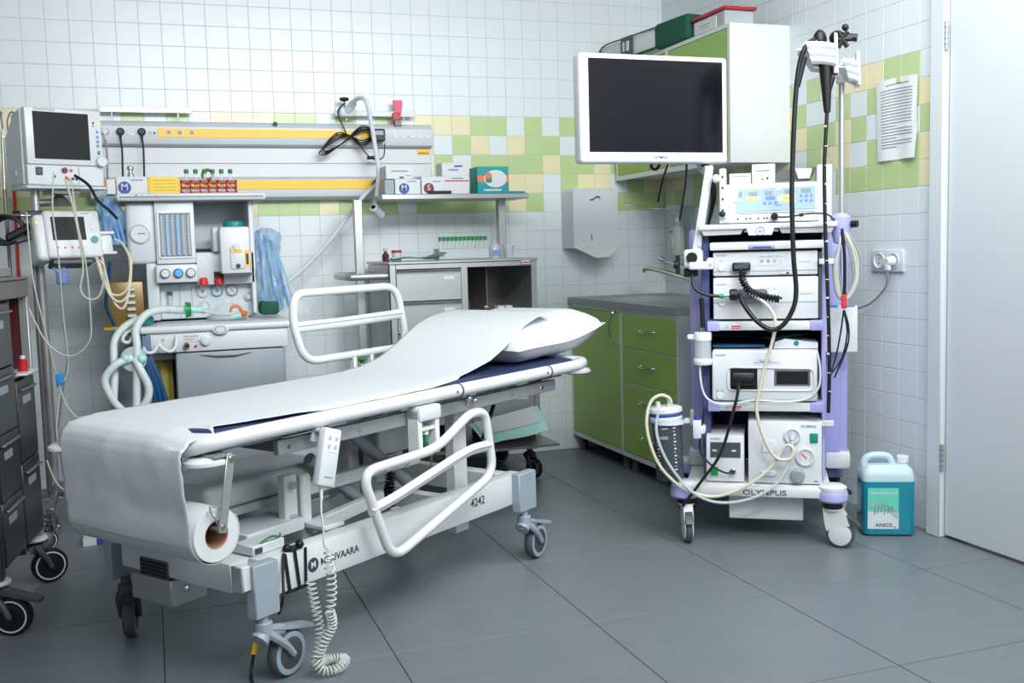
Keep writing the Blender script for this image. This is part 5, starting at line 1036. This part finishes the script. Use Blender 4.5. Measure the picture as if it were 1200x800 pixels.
g = G(); g.lathe([(.001, 0), (.028, 0), (.03, .004), (.026, .007), (.001, .007)], WPLA, Matrix.Translation((-2.475, -.80, .812)) @ Matrix.Rotation(PI/2, 4, 'X') @ Matrix.Diagonal((1.1, .7, 1, 1)), 22).lathe([(.021, .0075), (.021, .0085), (.018, .0085), (.018, .0075)], GREYC, Matrix.Translation((-2.475, -.80, .812)) @ Matrix.Rotation(PI/2, 4, 'X') @ Matrix.Diagonal((1.1, .7, 1, 1)), 22, caps=False); g.part('badge', fs_)
g = G(); g.box(-2.62, -2.56, -.788, -.785, .765, .795, PALE, .001).box(-2.615, -2.565, -.789, -.7875, .787, .79, GREYC).box(-2.615, -2.58, -.789, -.7875, .775, .778, GREYC); g.part('data_plate', fs_)
g = G(); g.cyl((-2.61, -.785, .752), (-2.61, -.81, .752), .012, CARDB).cyl((-2.61, -.81, .752), (-2.61, -.812, .752), .008, BLACK).lathe([(.02, 0), (.02, .018), (.015, .02), (.001, .02)], PALE, Matrix.Translation((-2.535, -.785, .77)) @ X, 22).cyl((-2.535, -.804, .77), (-2.535, -.807, .77), .012, WPLA).ball((-2.575, -.787, .747), .006, REDP); g.part('ports', fs_)
for x0 in (-2.795, -2.80):
    z = .80 if x0 > -2.8 else .79
g = G()
g.tube([(-2.77, -.79, .78), (-2.775, -.82, .75), (-2.76, -.84, .735), (-2.735, -.84, .74), (-2.72, -.835, .765), (-2.70, -.835, .745), (-2.675, -.83, .735), (-2.655, -.82, .75), (-2.648, -.80, .79)], .007, WPLA, sm=6, seg=10)
g.tube([(-2.79, -.75, .825), (-2.83, -.78, .82), (-2.85, -.80, .80), (-2.85, -.82, .785), (-2.83, -.82, .78), (-2.815, -.81, .80)], .007, WPLA, sm=6, seg=10); g.part('tube_hook', am)
zs_ = (.725, .45)
for k in range(1):
    g = G(); g.box(-2.655, -2.215, -.775, -.20, zs_[k+1]+.002, zs_[k]-.003, GREY, .01, seg=2); dr = g.part('drawer', am)
    g = G(); g.prism([(-2.56, -.777, zs_[k]-.016), (-2.49, -.777, zs_[k]-.023), (-2.42, -.777, zs_[k]-.024), (-2.35, -.777, zs_[k]-.016), (-2.42, -.777, zs_[k]-.031), (-2.49, -.777, zs_[k]-.030)], (0, -.004, 0), DGREY); g.part('handle', dr)
g = G(); g.box(-2.655, -2.215, -.76, -.16, .13, .45, GREY, .008, seg=2).box(-2.70, -2.655, -.5, -.16, .13, .73, DGREY, .004); g.part('lower_body', am)
g = G(); g.box(-2.80, -2.18, -.80, -.14, .085, .13, PALE, .012, seg=2); g.part('base', am)
for x, y in ((-2.76, -.76), (-2.22, -.76), (-2.76, -.18), (-2.22, -.18)): caster('caster', am, x, y, .09, .4, .035, .022, PALE, BLACK, GREY, off=.02)
g = G(); g.box(-2.92, -2.765, -.52, -.2, .82, 1.015, BRASS, .006, seg=2)
for k in range(6): g.box(-2.835, -2.80, -.535, -.519, .835+.028*k, .848+.028*k, OFFW, .002)
g.box(-2.93, -2.76, -.56, -.18, .815, .826, AMBER); g.part('bellows_box', am, 'brown tinted bellows housing')
g = G(); g.box(-2.765, -2.665, -.60, -.50, .46, .68, AMBER, .012, seg=2).cyl((-2.70, -.60, .47), (-2.70, -.60, .67), .022, AMBER).box(-2.77, -2.66, -.6, -.48, .44, .46, BRASS).box(-2.775, -2.655, -.62, -.48, .68, .71, WPLA, .006); g.part('absorber_canister', am, 'yellow see-through absorber canister')
g = G(); g.lathe([(.03, .0), (.034, .006), (.034, .028), (.028, .034), (.001, .035)], TEAL, Matrix.Translation((-2.765, -.70, .84)), 20); g.part('valve_cap', am)
g = G(); g.box(-2.9, -2.77, -.5, -.2, .45, .80, GREY, .01); g.part('absorber_block', am)
# vaporizer
t = thing('vaporizer', 'white vaporizer with a teal top dial on the anaesthesia machine', 'vaporizer', (-2.39, -.6, 1.03))
g = G(); g.box(-2.45, -2.325, -.66, -.40, 1.035, 1.235, WPLA, .012, seg=2).box(-2.475, -2.45, -.60, -.45, 1.13, 1.235, PALE, .006).box(-2.44, -2.315, -.655, -.42, 1.03, 1.036, DGREY).box(-2.41, -2.35, -.668, -.655, 1.055, 1.15, WPLA, .006, seg=2); g.part('housing', t)
g = G(); g.cyl((-2.38, -.52, 1.235), (-2.38, -.52, 1.262), .044, TEAL, bev=.004).text('2', .012, (-2.368, -.5643, 1.25), CARD); g.part('dial', t)
g = G(); g.box(-2.405, -2.36, -.672, -.667, 1.125, 1.14, YEL).box(-2.35, -2.33, -.662, -.657, 1.065, 1.135, YEL).box(-2.346, -2.335, -.6635, -.6615, 1.075, 1.12, INK).cyl((-2.382, -.668, 1.15), (-2.382, -.68, 1.15), .014, PALE).cyl((-2.38, -.668, 1.068), (-2.38, -.671, 1.068), .010, INK); g.part('filler', t)
# breathing circuit
t = thing('breathing_circuit', 'white corrugated breathing hoses looping down the left of the anaesthesia machine', 'hose', (-2.83, -.85, .45))
def corr(P, r=.0155):
    P = even_path(smooth_path([Vector(p) for p in P], 8), .0042)
    g.tube(P, r, OFFW if 0 else CLEARG if 0 else MISTY, seg=10, rf=lambda a, k: r+(.0008 if k % 2 else -.0004))
MISTY = mat('hose_plastic', (214, 224, 224), .4, alpha=.9, var=.03)
for P in ([(-2.82, -.86, .72), (-2.88, -.88, .70), (-2.925, -.88, .64), (-2.90, -.88, .56), (-2.86, -.87, .50), (-2.85, -.86, .44)], [(-2.81, -.86, .715), (-2.79, -.88, .67), (-2.765, -.88, .60), (-2.78, -.88, .54), (-2.83, -.87, .50), (-2.88, -.86, .45)],
          [(-2.64, -.70, .895), (-2.70, -.74, .90), (-2.76, -.78, .885), (-2.80, -.82, .83), (-2.80, -.85, .76), (-2.81, -.86, .60), (-2.82, -.86, .45)], [(-2.77, -.70, .87), (-2.84, -.74, .84), (-2.885, -.78, .78), (-2.89, -.82, .66), (-2.90, -.84, .52), (-2.885, -.84, .43)]):
    g = G(); corr(P); g.part('corrugated_hose', t)
g = G(); g.lathe([(.001, -.01), (.05, -.008), (.05, .008), (.001, .01)], CLEARG, Matrix.Translation((-2.815, -.85, .715)) @ X, 20); g.ball((-2.845, -.87, .72), .019, MINT).ball((-2.785, -.87, .715), .019, MINT); g.part('hose_connector', t)
g = G(); g.cyl((-2.645, -.70, .895), (-2.60, -.69, .893), .018, CLEARG).cyl((-2.605, -.69, .893), (-2.595, -.69, .893), .033, GREENL, seg=20).cyl((-2.595, -.69, .893), (-2.582, -.69, .893), .030, GREENC, seg=20).cyl((-2.582, -.69, .893), (-2.54, -.69, .89), .014, MINT).tube([(-2.54, -.69, .888), (-2.48, -.69, .872), (-2.43, -.69, .868), (-2.39, -.68, .872)], .007, CLEARG, sm=4); g.part('filter', t, 'green ringed filter')
t = thing('face_mask', 'clear anaesthesia face mask with an orange ring on the work surface', 'mask', (-2.42, -.66, .838))
g = G(); g.lathe([(.075, .0), (.085, .012), (.078, .022), (.06, .045), (.035, .065), (.018, .07), (.018, .085)], CLEAR, Matrix.Translation((-2.43, -.63, .842)) @ Matrix.Diagonal((1, .8, 1, 1)), 24, caps=False).tube([(-2.43+.08*math.cos(q*PI/8), -.63+.064*math.sin(q*PI/8), .852) for q in range(16)], .009, CLEARG, closed=True, seg=8); g.part('mask_shell', t)
g = G(); g.tube([(-2.40+.022*math.cos(q*PI/5), -.68, .88+.022*math.sin(q*PI/5)) for q in range(10)], .006, ORANGE, closed=True, seg=8).cyl((-2.375, -.69, .87), (-2.36, -.70, .865), .012, ORANGE).cyl((-2.42, -.69, .855), (-2.38, -.70, .862), .012, MINT); g.part('connector', t)
t = thing('blue_hoses', 'dark blue flat hoses hanging below the left of the work surface', 'hose', (-2.75, -.83, .5))
for k in range(3):
    g = G(); g.tube([(-2.775+.008*k, -.80, .80), (-2.775+.01*k, -.82, .72), (-2.755+.016*k, -.82, .62), (-2.74+.022*k, -.81, .50)], .011, DBLUE, sm=6, flat=.8); g.part('hose', t)
# things on the top shelf
ZS = 1.381
t = carton('glove_box', -2.845, -2.725, -.56, -.44, ZS, ZS+.072, 'white glove box with blue M disc on the anaesthesia machine')
g = G(); g.cyl((-2.815, -.5612, ZS+.026), (-2.815, -.56, ZS+.026), .026, BLUEP, seg=24).text('M', .027, (-2.815, -.5618, ZS+.028), CARD, bold=.012).box(-2.79, -2.74, -.5607, -.56, ZS+.055, ZS+.06, INKB); g.part('print', t)
carton('small_carton', -2.905+.02, -2.85, -.55, -.45, ZS, ZS+.062, 'grey side of a small carton left of the blue M glove box', m=PALE)
t = thing('yellow_basket', 'yellow slotted plastic basket on the anaesthesia machine', 'basket', (-2.66, -.5, ZS))
g = G()
g.box(-2.715, -2.60, -.56, -.46, ZS, ZS+.004, YEL).box(-2.716, -2.60, -.562, -.558, ZS, ZS+.07, YEL, .001).box(-2.716, -2.60, -.462, -.458, ZS, ZS+.07, YEL, .001).box(-2.718, -2.714, -.562, -.458, ZS, ZS+.07, YEL).box(-2.602, -2.598, -.562, -.458, ZS, ZS+.055, YEL)
for k in range(4): g.box(-2.70, -2.61, -.564, -.5615, ZS+.012+.014*k, ZS+.017+.014*k, AMBER)
g.part('basket_body', t)
t = thing('tube_rack', 'red plastic rack of green capped tubes on the anaesthesia machine', 'tube rack', (-2.475, -.52, ZS))
g = G()
for y in (-.56, -.48): g.box(-2.59, -2.36, y-.002, y+.002, ZS+.045, ZS+.056, RED).box(-2.59, -2.36, y-.002, y+.002, ZS+.002, ZS+.008, RED).box(-2.59, -2.36, y-.002, y+.002, ZS+.024, ZS+.03, RED)
for x in (-2.588, -2.55, -2.51, -2.475, -2.44, -2.40, -2.362): g.box(x-.003, x+.003, -.562, -.478, ZS, ZS+.056, RED)
g.box(-2.59, -2.36, -.56, -.48, ZS+.002, ZS+.005, RED); g.part('rack_frame', t)
pa = None
for k, x in enumerate((-2.565, -2.527, -2.49, -2.457, -2.42, -2.383)):
    T_ = thing('sample_tube', 'green capped sample tube standing in the red rack', 'tube', (x, -.53, ZS+.006), 0, 'green capped tubes in the red rack')
    if pa is None:
        g = G(Matrix.Translation((x, -.53, ZS+.006))); g.lathe([(.001, 0), (.007, .004), (.0075, .082)], CLEAR, seg=10).cyl((0, -.0, .03), (0, -.0, .05), .0078, LYEL, seg=10); pa = g.part('tube_body', T_)
        g = G(Matrix.Translation((x, -.53, ZS+.006))); g.cyl((0, 0, .08), (0, 0, .098), .0095, GREENC, seg=12, bev=.001); pb = g.part('tube_cap', T_)
    else: link_copy(pa, T_, pa.location); link_copy(pb, T_, pb.location)
g = G(); g.lathe([(.001, 0), (.014, 0), (.014, .09), (.009, .1), (.009, .11), (.014, .114), (.014, .125), (.009, .13), (.001, .13)], STEEL, Matrix.Translation((-2.79, -.40, ZS)), 16); g.solo('metal_cylinder', 'small shiny metal cylinder standing behind the blue M glove box', 'cylinder')
g = G(); g.tube([(-2.47+.022*math.cos(q*PI/6), -.40, ZS+.09+.022*math.sin(q*PI/6)) for q in range(12)], .007, BRASS, closed=True).cyl((-2.47, -.40, ZS), (-2.47, -.40, ZS+.07), .004, STEEL); g.solo('ring_stand', 'small ring fitting standing behind the red tube rack', 'fitting')
# crumpled film bags
def crumple(name, label, cat, c, d, m, seed, parts=None):
    g = G(); n = 18; c = Vector(c)
    def f(a, b):
        th = 2*PI*a; q = b
        r = .5*(1-.25*abs(q-.4))*(1 if .02 < b < .98 else .35)
        p = Vector((d[0]*r*math.cos(th), d[1]*r*math.sin(th), d[2]*(q-.5)))
        k = noise.noise(Vector((math.cos(th)*2+seed, math.sin(th)*2, q*6)))*.45+noise.noise(Vector((math.cos(th)*5, math.sin(th)*5+seed, q*2)))*.35
        return tuple(c+Vector((p.x*(1+k), p.y*(1+k), p.z)))
    g.grid(f, 30, n, m); bmesh.ops.remove_doubles(g.bm, verts=g.bm.verts, dist=.0005)
    return g
g = crumple('bag', '', '', (-2.24, -.52, 1.04), (.12, .14, .38), BLUEF, 2)
t = thing('tubing_bag', 'clear bag of blue tubing leaning at the right of the anaesthesia machine', 'bag', (-2.22, -.52, .85)); g.part('bag_film', t)
g = G()
for k in range(6): g.tube([(-2.28+.012*k, -.53, 1.22-.01*k), (-2.275+.016*k, -.55, 1.10), (-2.27+.022*k, -.55, .98), (-2.25+.022*k, -.55, .88)], .006, (BLUEF if k % 2 else mat('blue_tubing', (96, 150, 206), .4)), sm=5)
g.part('blue_tubes', t)
g = G(); g.box(-2.29, -2.21, -.60, -.50, .85, .91, DGREEN, .014, seg=2); g.part('green_contents', t)
g = G(); g.grid(lambda a, b: (-2.27+.19*a*(.4+.6*(1-b))+.02, -.50+.012*math.sin(9*a), .85+.36*b*(1-a*.45)), 8, 10, CLEAR); g.part('outer_film', t)
g = crumple('bag', '', '', (-2.885, -.50, 1.27), (.11, .12, .22), BLUEF, 7)
t = thing('hose_bag', 'pale blue crumpled bag hanging at the left of the anaesthesia machine', 'bag', (-2.885, -.5, 1.15)); g.part('bag_film', t)
g = G()
for k in range(4): g.tube([(-2.90+.01*k, -.52, 1.36), (-2.905+.02*k, -.545, 1.26), (-2.87+.014*k, -.55, 1.17)], .007, mat('blue_tubing', (96, 150, 206), .4), sm=5)
g.part('blue_tubes', t)
# ------------------------------------------------------------ patient monitors on stand
st = thing('monitor_stand', 'steel pole stand on casters carrying the patient monitors at the left', 'stand', (-3.12, -.72, 0))
g = G(); g.cyl((-3.145, -.70, .19), (-3.145, -.70, 1.40), .016, STEEL, seg=16).cyl((-3.165, -.72, .19), (-3.165, -.72, 1.12), .010, STEELD, seg=12); g.part('pole', st)
g = G(); g.cyl((-3.145, -.70, .17), (-3.145, -.70, .22), .03, STEELD)
for a in (-.5, .8, 2.2, 3.5, 4.7): g.bar((-3.145, -.70, .18), (-3.145+.22*math.cos(a), -.70+.22*math.sin(a), .15), .03, .026, STEELD, .004)
g.part('foot', st)
for a in (-.5, .8, 2.2, 3.5, 4.7): caster('caster', st, -3.145+.21*math.cos(a), -.70+.21*math.sin(a), .14, a-1.2, .04, .024, CHROME, BLACK, DGREY, off=.02)
g = G(); g.lathe([(.05, 0), (.035, .02), (.016, .04), (.016, .07)], STEELD, Matrix.Translation((-3.06, -.66, 1.33)), 18).cyl((-3.145, -.70, 1.34), (-3.06, -.66, 1.345), .014, STEELD).box(-3.18, -3.11, -.73, -.67, 1.26, 1.31, DGREY, .006).cyl((-3.2, -.74, 1.29), (-3.16, -.72, 1.29), .008, CHROME).cyl((-3.225, -.745, 1.29), (-3.2, -.74, 1.29), .02, BLACK); g.part('mount', st)
MA = math.radians(24)
MM = Matrix.Translation((-3.155, -.80, 0)) @ Matrix.Rotation(MA, 4, 'Z')
t = thing('patient_monitor', 'white patient monitor with a dark screen at the top of the pole stand', 'monitor', tuple(MM @ Vector((.14, .1, 1.395))), MA)
g = G(MM); g.box(.0, .295, .0, .05, 1.485, 1.705, WPLA, .008, seg=2).prism([(.0, .05, 1.50), (.29, .05, 1.50), (.29, .05, 1.70), (.0, .05, 1.70)], (-.0, .10, -.015), PALE)
g.prism([(-.005, .04, 1.41), (-.005, .22, 1.42), (-.005, .22, 1.60), (-.005, .14, 1.66), (-.005, .04, 1.70)], (.29, 0, 0), PALE); g.part('housing', t)
g = G(MM); g.box(.03, .242, -.0015, .002, 1.507, 1.688, SCREEN2); g.part('screen', t)
g = G(MM); g.text('Datex-Ohmeda', .009, (.075, -.0012, 1.697), GREYC)
for q, (z, m) in enumerate(((1.655, LYEL), (1.635, PALE), (1.62, INKB), (1.60, INKB), (1.582, INKB), (1.565, INKB))): g.cyl((.275, .001, z), (.275, -.002, z), .006, m, seg=10)
g.part('keys', t); g = G(MM); g.box(.258, .264, -.001, .001, 1.65, 1.66, INK).box(.258, .264, -.001, .001, 1.64, 1.645, INK); g.part('indicator', t); g = G(MM); g.box(.272, .282, -.003, 0, 1.53, 1.545, GREENL, .001); g.part('power_key', t); g = G(MM); g.cyl((.283, .0, 1.503), (.283, -.02, 1.503), .021, PALE, bev=.003); g.part('rotary_knob', t)
g = G(MM); g.box(.0, .295, .008, .2, 1.405, 1.485, PALE, .004).box(.0, .06, .004, .01, 1.41, 1.48, PALE).box(.03, .055, -.004, .006, 1.445, 1.475, DGREY, .002).cyl((.14, .008, 1.465), (.14, .0, 1.465), .011, MAROON)
for x, z, m in ((.165, 1.465, REDP), (.145, 1.437, REDP), (.155, 1.43, ORANGE), (.17, 1.433, INK), (.185, 1.432, INK), (.10, 1.44, DGREY)): g.cyl((x, .008, z), (x, .003, z), .0055, m, seg=10)
g.box(.195, .197, .006, .008, 1.41, 1.48, GREYC); g.part('parameter_module', t)
g = G(MM); g.box(-.01, .30, -.005, .2, 1.392, 1.403, PALE, .003).box(.10, .2, .02, .15, 1.375, 1.392, STEELD); g.part('base_plate', t)
g = G(MM); g.cyl((-.006, .12, 1.455), (-.01, .12, 1.455), .014, PALE); g.part('side_knob', t)
VM = Matrix.Translation((-3.105, -.84, 1.215)) @ Matrix.Rotation(math.radians(20), 4, 'Z') @ Matrix.Rotation(math.radians(-14), 4, 'X')
t = thing('ventilator_display', 'smaller white display unit with a green knob below the patient monitor', 'monitor', (-3.02, -.78, 1.115))
g = G(VM); g.box(.0, .21, .0, .10, -.095, .095, WPLA, .012, seg=3).box(-.035, .02, .01, .13, -.1, .085, WPLA, .018, seg=3); g.part('housing', t)
g = G(VM); g.box(.025, .15, -.0015, .002, -.025, .068, SCREEN2); g.part('screen', t)
g = G(VM); g.cyl((.18, .0, -.025), (.18, -.006, -.025), .014, TEAL); g.part('rotary_knob', t)
g = G(VM)
for q in range(5): g.cyl((.04+.026*q, 0, -.055), (.04+.026*q, -.002, -.055), .0045, ORANGE if q < 4 else PALE, seg=8)
for z in (.02, .05): g.cyl((.178, 0, z), (.178, -.002, z), .007, PALE, seg=10)
g.box(-.03, -.015, .008, .01, .04, .052, LYEL).box(.14, .17, -.001, 0, .08, .083, GREYC); g.part('keys', t)
g = G(VM); g.box(.02, .17, .02, .10, -.115, -.096, DGREY, .003).box(.205, .255, .02, .08, -.07, .0, WPLA, .006, seg=2).box(.20, .265, .01, .09, .0, .012, WPLA, .003).box(.20, .265, .01, .09, -.082, -.07, WPLA, .003); g.part('bracket', t)
t = thing('monitor_cables', 'cream and grey patient cables draped below the two monitors', 'cable', (-3.0, -.85, .3))
def cab(P, r, m, nm='cable'):
    g = G(); g.tube(P, r, m, sm=6, seg=7); g.part(nm, t)
cab([(-2.99, -.80, 1.44), (-2.94, -.84, 1.40), (-2.91, -.86, 1.34), (-2.87, -.86, 1.30), (-2.845, -.83, 1.27)], .0058, BLACK)
cab([(-3.06, -.86, 1.45), (-3.07, -.89, 1.30), (-3.06, -.90, 1.12), (-3.06, -.86, .90), (-3.055, -.86, .70), (-3.085, -.86, .63)], .003, CREAMT)
cab([(-3.0, -.86, 1.42), (-2.985, -.90, 1.25), (-2.965, -.90, 1.10), (-2.96, -.90, .92), (-2.97, -.9, .80), (-3.04, -.9, .745), (-3.12, -.9, .80), (-3.18, -.88, .94)], .003, CREAMT)
cab([(-3.02, -.87, 1.42), (-2.995, -.90, 1.3), (-2.975, -.90, 1.1), (-2.99, -.9, 1.0), (-2.96, -.9, .96), (-2.92, -.9, .98), (-2.90, -.9, 1.08), (-2.93, -.9, 1.12)], .004, CREAMT)
cab([(-2.93, -.83, 1.12), (-2.90, -.86, 1.0), (-2.86, -.86, .97), (-2.82, -.86, 1.0), (-2.805, -.84, 1.10), (-2.83, -.80, 1.17), (-2.86, -.78, 1.19)], .005, BEIGE)
cab([(-2.92, -.83, 1.10), (-2.89, -.87, .98), (-2.85, -.87, .945), (-2.815, -.86, .99), (-2.80, -.83, 1.12)], .005, BEIGE)
cab([(-2.91, -.80, 1.12), (-2.88, -.86, .96), (-2.84, -.87, .92), (-2.81, -.85, 1.02), (-2.81, -.81, 1.13)], .005, BEIGE)
cab([(-3.065, -.80, 1.12), (-3.065, -.80, .90), (-3.06, -.80, .72), (-3.085, -.80, .60), (-3.12, -.78, .40), (-3.15, -.76, .22)], .005, GREYC)
cab([(-3.17, -.80, 1.30), (-3.16, -.84, 1.05), (-3.13, -.84, .85), (-3.10, -.84, .66), (-3.10, -.84, .62)], .003, CREAMT)
cab([(-3.09, -.85, .62), (-3.07, -.86, .55), (-3.03, -.87, .50), (-2.97, -.88, .49)], .003, CREAMT)
cab([(-3.09, -.86, .60), (-3.11, -.88, .45), (-3.08, -.9, .32), (-3.0, -.9, .24)], .003, CREAMT)
cab([(-3.16, -.80, .33), (-3.12, -.86, .24), (-3.05, -.88, .20), (-2.98, -.88, .24)], .0035, CREAMT)
cab([(-2.885, -.72, 1.10), (-2.90, -.70, 1.0), (-2.91, -.68, .92), (-2.885, -.66, .84)], .008, DBLUE, 'blue_hose')
g = G(); g.box(-3.10, -3.075, -.875, -.85, .635, .675, mat('bright_blue', (40, 140, 220), .4), .003); g.part('splitter', t, 'bright blue cable splitter')
g = G(); g.box(-3.075, -3.035, -.88, -.86, 1.02, 1.07, mat('soft_blue', (110, 130, 190), .5), .006)
for q in range(4): g.bar((-3.07+.011*q, -.87, 1.06), (-3.082+.018*q, -.87, 1.095-.008*abs(q-1)), .008, .008, mat('soft_blue', (110, 130, 190), .5), .002)
g.bar((-3.04, -.87, 1.03), (-3.02, -.87, 1.055), .008, .008, mat('soft_blue', (0, 0, 0)), .002); g.part('finger_sensor', t, 'pale blue finger sensor clip')
t = thing('blood_pressure_cuff', 'bundle of black cables and grips hanging left of the display unit', 'cable', (-3.22, -.72, 1.18))
for k in range(3):
    g = G(); g.tube([(-3.235+.055*math.cos(q*PI/6)*(1+.1*k)-.01*k, -.76-.01*k, 1.235+.055*math.sin(q*PI/6)*(.85+.08*k)) for q in range(12)], .006, BLACK, closed=True, sm=3, seg=8); g.part('cable_loop', t)
g = G(); g.bar((-3.25, -.78, 1.20), (-3.16, -.78, 1.25), .02, .03, BLACK, .008).bar((-3.22, -.785, 1.19), (-3.15, -.78, 1.21), .02, .025, DGREY, .008); g.part('grip', t)
g = G(); g.cyl((-3.30, -.025, .95), (-3.292, -.025, 1.46), .0075, REDP, seg=10); g.solo('red_pipe', 'thin red line running down the back wall at the far left', 'pipe')
g = G()
for q in range(3): g.tube([(-3.27+.02*q, -.62, 1.60), (-3.275+.02*q, -.62, 1.68-.01*q), (-3.29+.035*q, -.63, 1.70), (-3.30+.05*q, -.64, 1.695)], .0035, CHROME, sm=4)
g.cyl((-3.262, -.62, 1.38), (-3.255, -.62, 1.62), .006, CHROME).cyl((-3.262, -.62, .13), (-3.262, -.62, 1.40), .007, STEELD)
for a in (0, 2.1, 4.2): g.bar((-3.262, -.62, .13), (-3.262+.12*math.cos(a), -.62+.12*math.sin(a), .008), .012, .012, STEELD)
g.solo('infusion_pole', 'infusion pole with chrome hooks behind the patient monitor at the far left', 'stand')
# ------------------------------------------------------------ left drawer cart
LM = Matrix.Translation((-3.195, -1.86, 0)) @ Matrix.Rotation(math.atan2(.53, .065), 4, 'Z')     # local x along the face, local -y looks to the bed
t = thing('drawer_cart', 'dark steel drawer cart at the left edge with an open red lined compartment', 'cart', tuple(LM @ Vector((.27, .3, 0))), math.atan2(.53, .065))
L = .535
DK = mat('dark_drawer_steel', (66, 69, 72), .28, .45, var=.12, scale=6, stretch=(1, 1, 12))
g = G(LM); g.box(0, .03, 0, .03, .17, 1.0, DK, .003).box(L-.02, L, 0, .03, .17, .995, STEEL, .003).box(.27, .285, .001, .03, .17, .99, DK).box(0, L, .58, .6, .17, 1.0, DK).box(0, .01, .03, .58, .17, 1.0, DK).box(L-.01, L-.001, .03, .58, .17, 1.0, DK).box(0, L, .03, .58, .17, .19, DK).box(.285, L-.01, .012, .58, .735, .745, STEEL).box(.275, .285, .03, .58, .745, .97, DK).box(-.001, L+.001, -.001, .03, .995, 1.052, STEELD, .002); g.part('frame', t)
LN = mat('dark_maroon', (74, 28, 32), .4)
g = G(LM); g.box(.29, L-.014, .40, .41, .746, .99, LN).box(L-.016, L-.0105, .03, .40, .746, .99, LN); g.part('compartment_lining', t)
g = G(LM); g.box(-.005, L+.005, -.005, .6, 1.053, 1.062, STEELD, .002).box(.05, L+.005, .05, .07, 1.062, 1.095, STEEL, .004); g.part('cart_top', t)
for k in range(4):
    z1 = .985-.198*k; g = G(LM); g.box(.033, .268, -.004, .02, z1-.194, z1, DK, .003).box(.05, .25, -.018, -.004, z1-.03, z1-.022, STEELD, .003); dr = g.part('drawer', t)
    g = G(LM); g.box(.09, .18, -.0055, -.004, z1-.075, z1-.05, GREY, .001); g.part('label_holder', dr)
for k in range(2):
    z1 = .73-.27*k; g = G(LM); g.box(.288, L-.022, -.004, .02, z1-.265, z1, DK, .003).box(.31, L-.04, -.018, -.004, z1-.035, z1-.027, STEELD, .003); dr = g.part('drawer', t)
    g = G(LM); g.box(.35, .45, -.0055, -.004, z1-.08, z1-.055, GREY, .001); g.part('label_holder', dr)
for u, v, a in ((.02, .03, -.3), (L-.03, .03, .35), (.02, .55, .5), (L-.03, .55, .5)):
    p = LM @ Vector((u, v, 0)); caster('caster', t, p.x, p.y, .155, a, .06, .034, DGREY, BLACK, BLACK, DGREY if u < .3 and v < .3 else None, off=.045, ring=OFFW)
g = G(LM); g.box(.31, .48, -.03, .12, .746, .753, OFFW, .002); g.solo('small_tray', 'small white tray holding the red pot in the left cart', 'tray')
g = G(LM); g.lathe([(.001, 0), (.015, 0), (.016, .036), (.011, .04), (.001, .041)], RED, LM.inverted() @ Matrix.Translation(LM @ Vector((.40, .0, .7535))), 16).cyl((.40, .0, .794), (.40, .0, .805), .008, OFFW); g.solo('red_pot', 'small red pot on the tray in the left cart', 'pot')
g = G(LM); g.box(.37, .47, .09, .095, .753, .769, PBLUE); g.solo('card_strip', 'narrow pale strip behind the red pot in the left cart', 'card')
g = G(LM); g.box(L+.0065, L+.009, .0, .03, .93, .95, CARD).solo('cart_sticker', 'tiny white sticker on the corner post of the left cart', 'sticker') if 0 else None
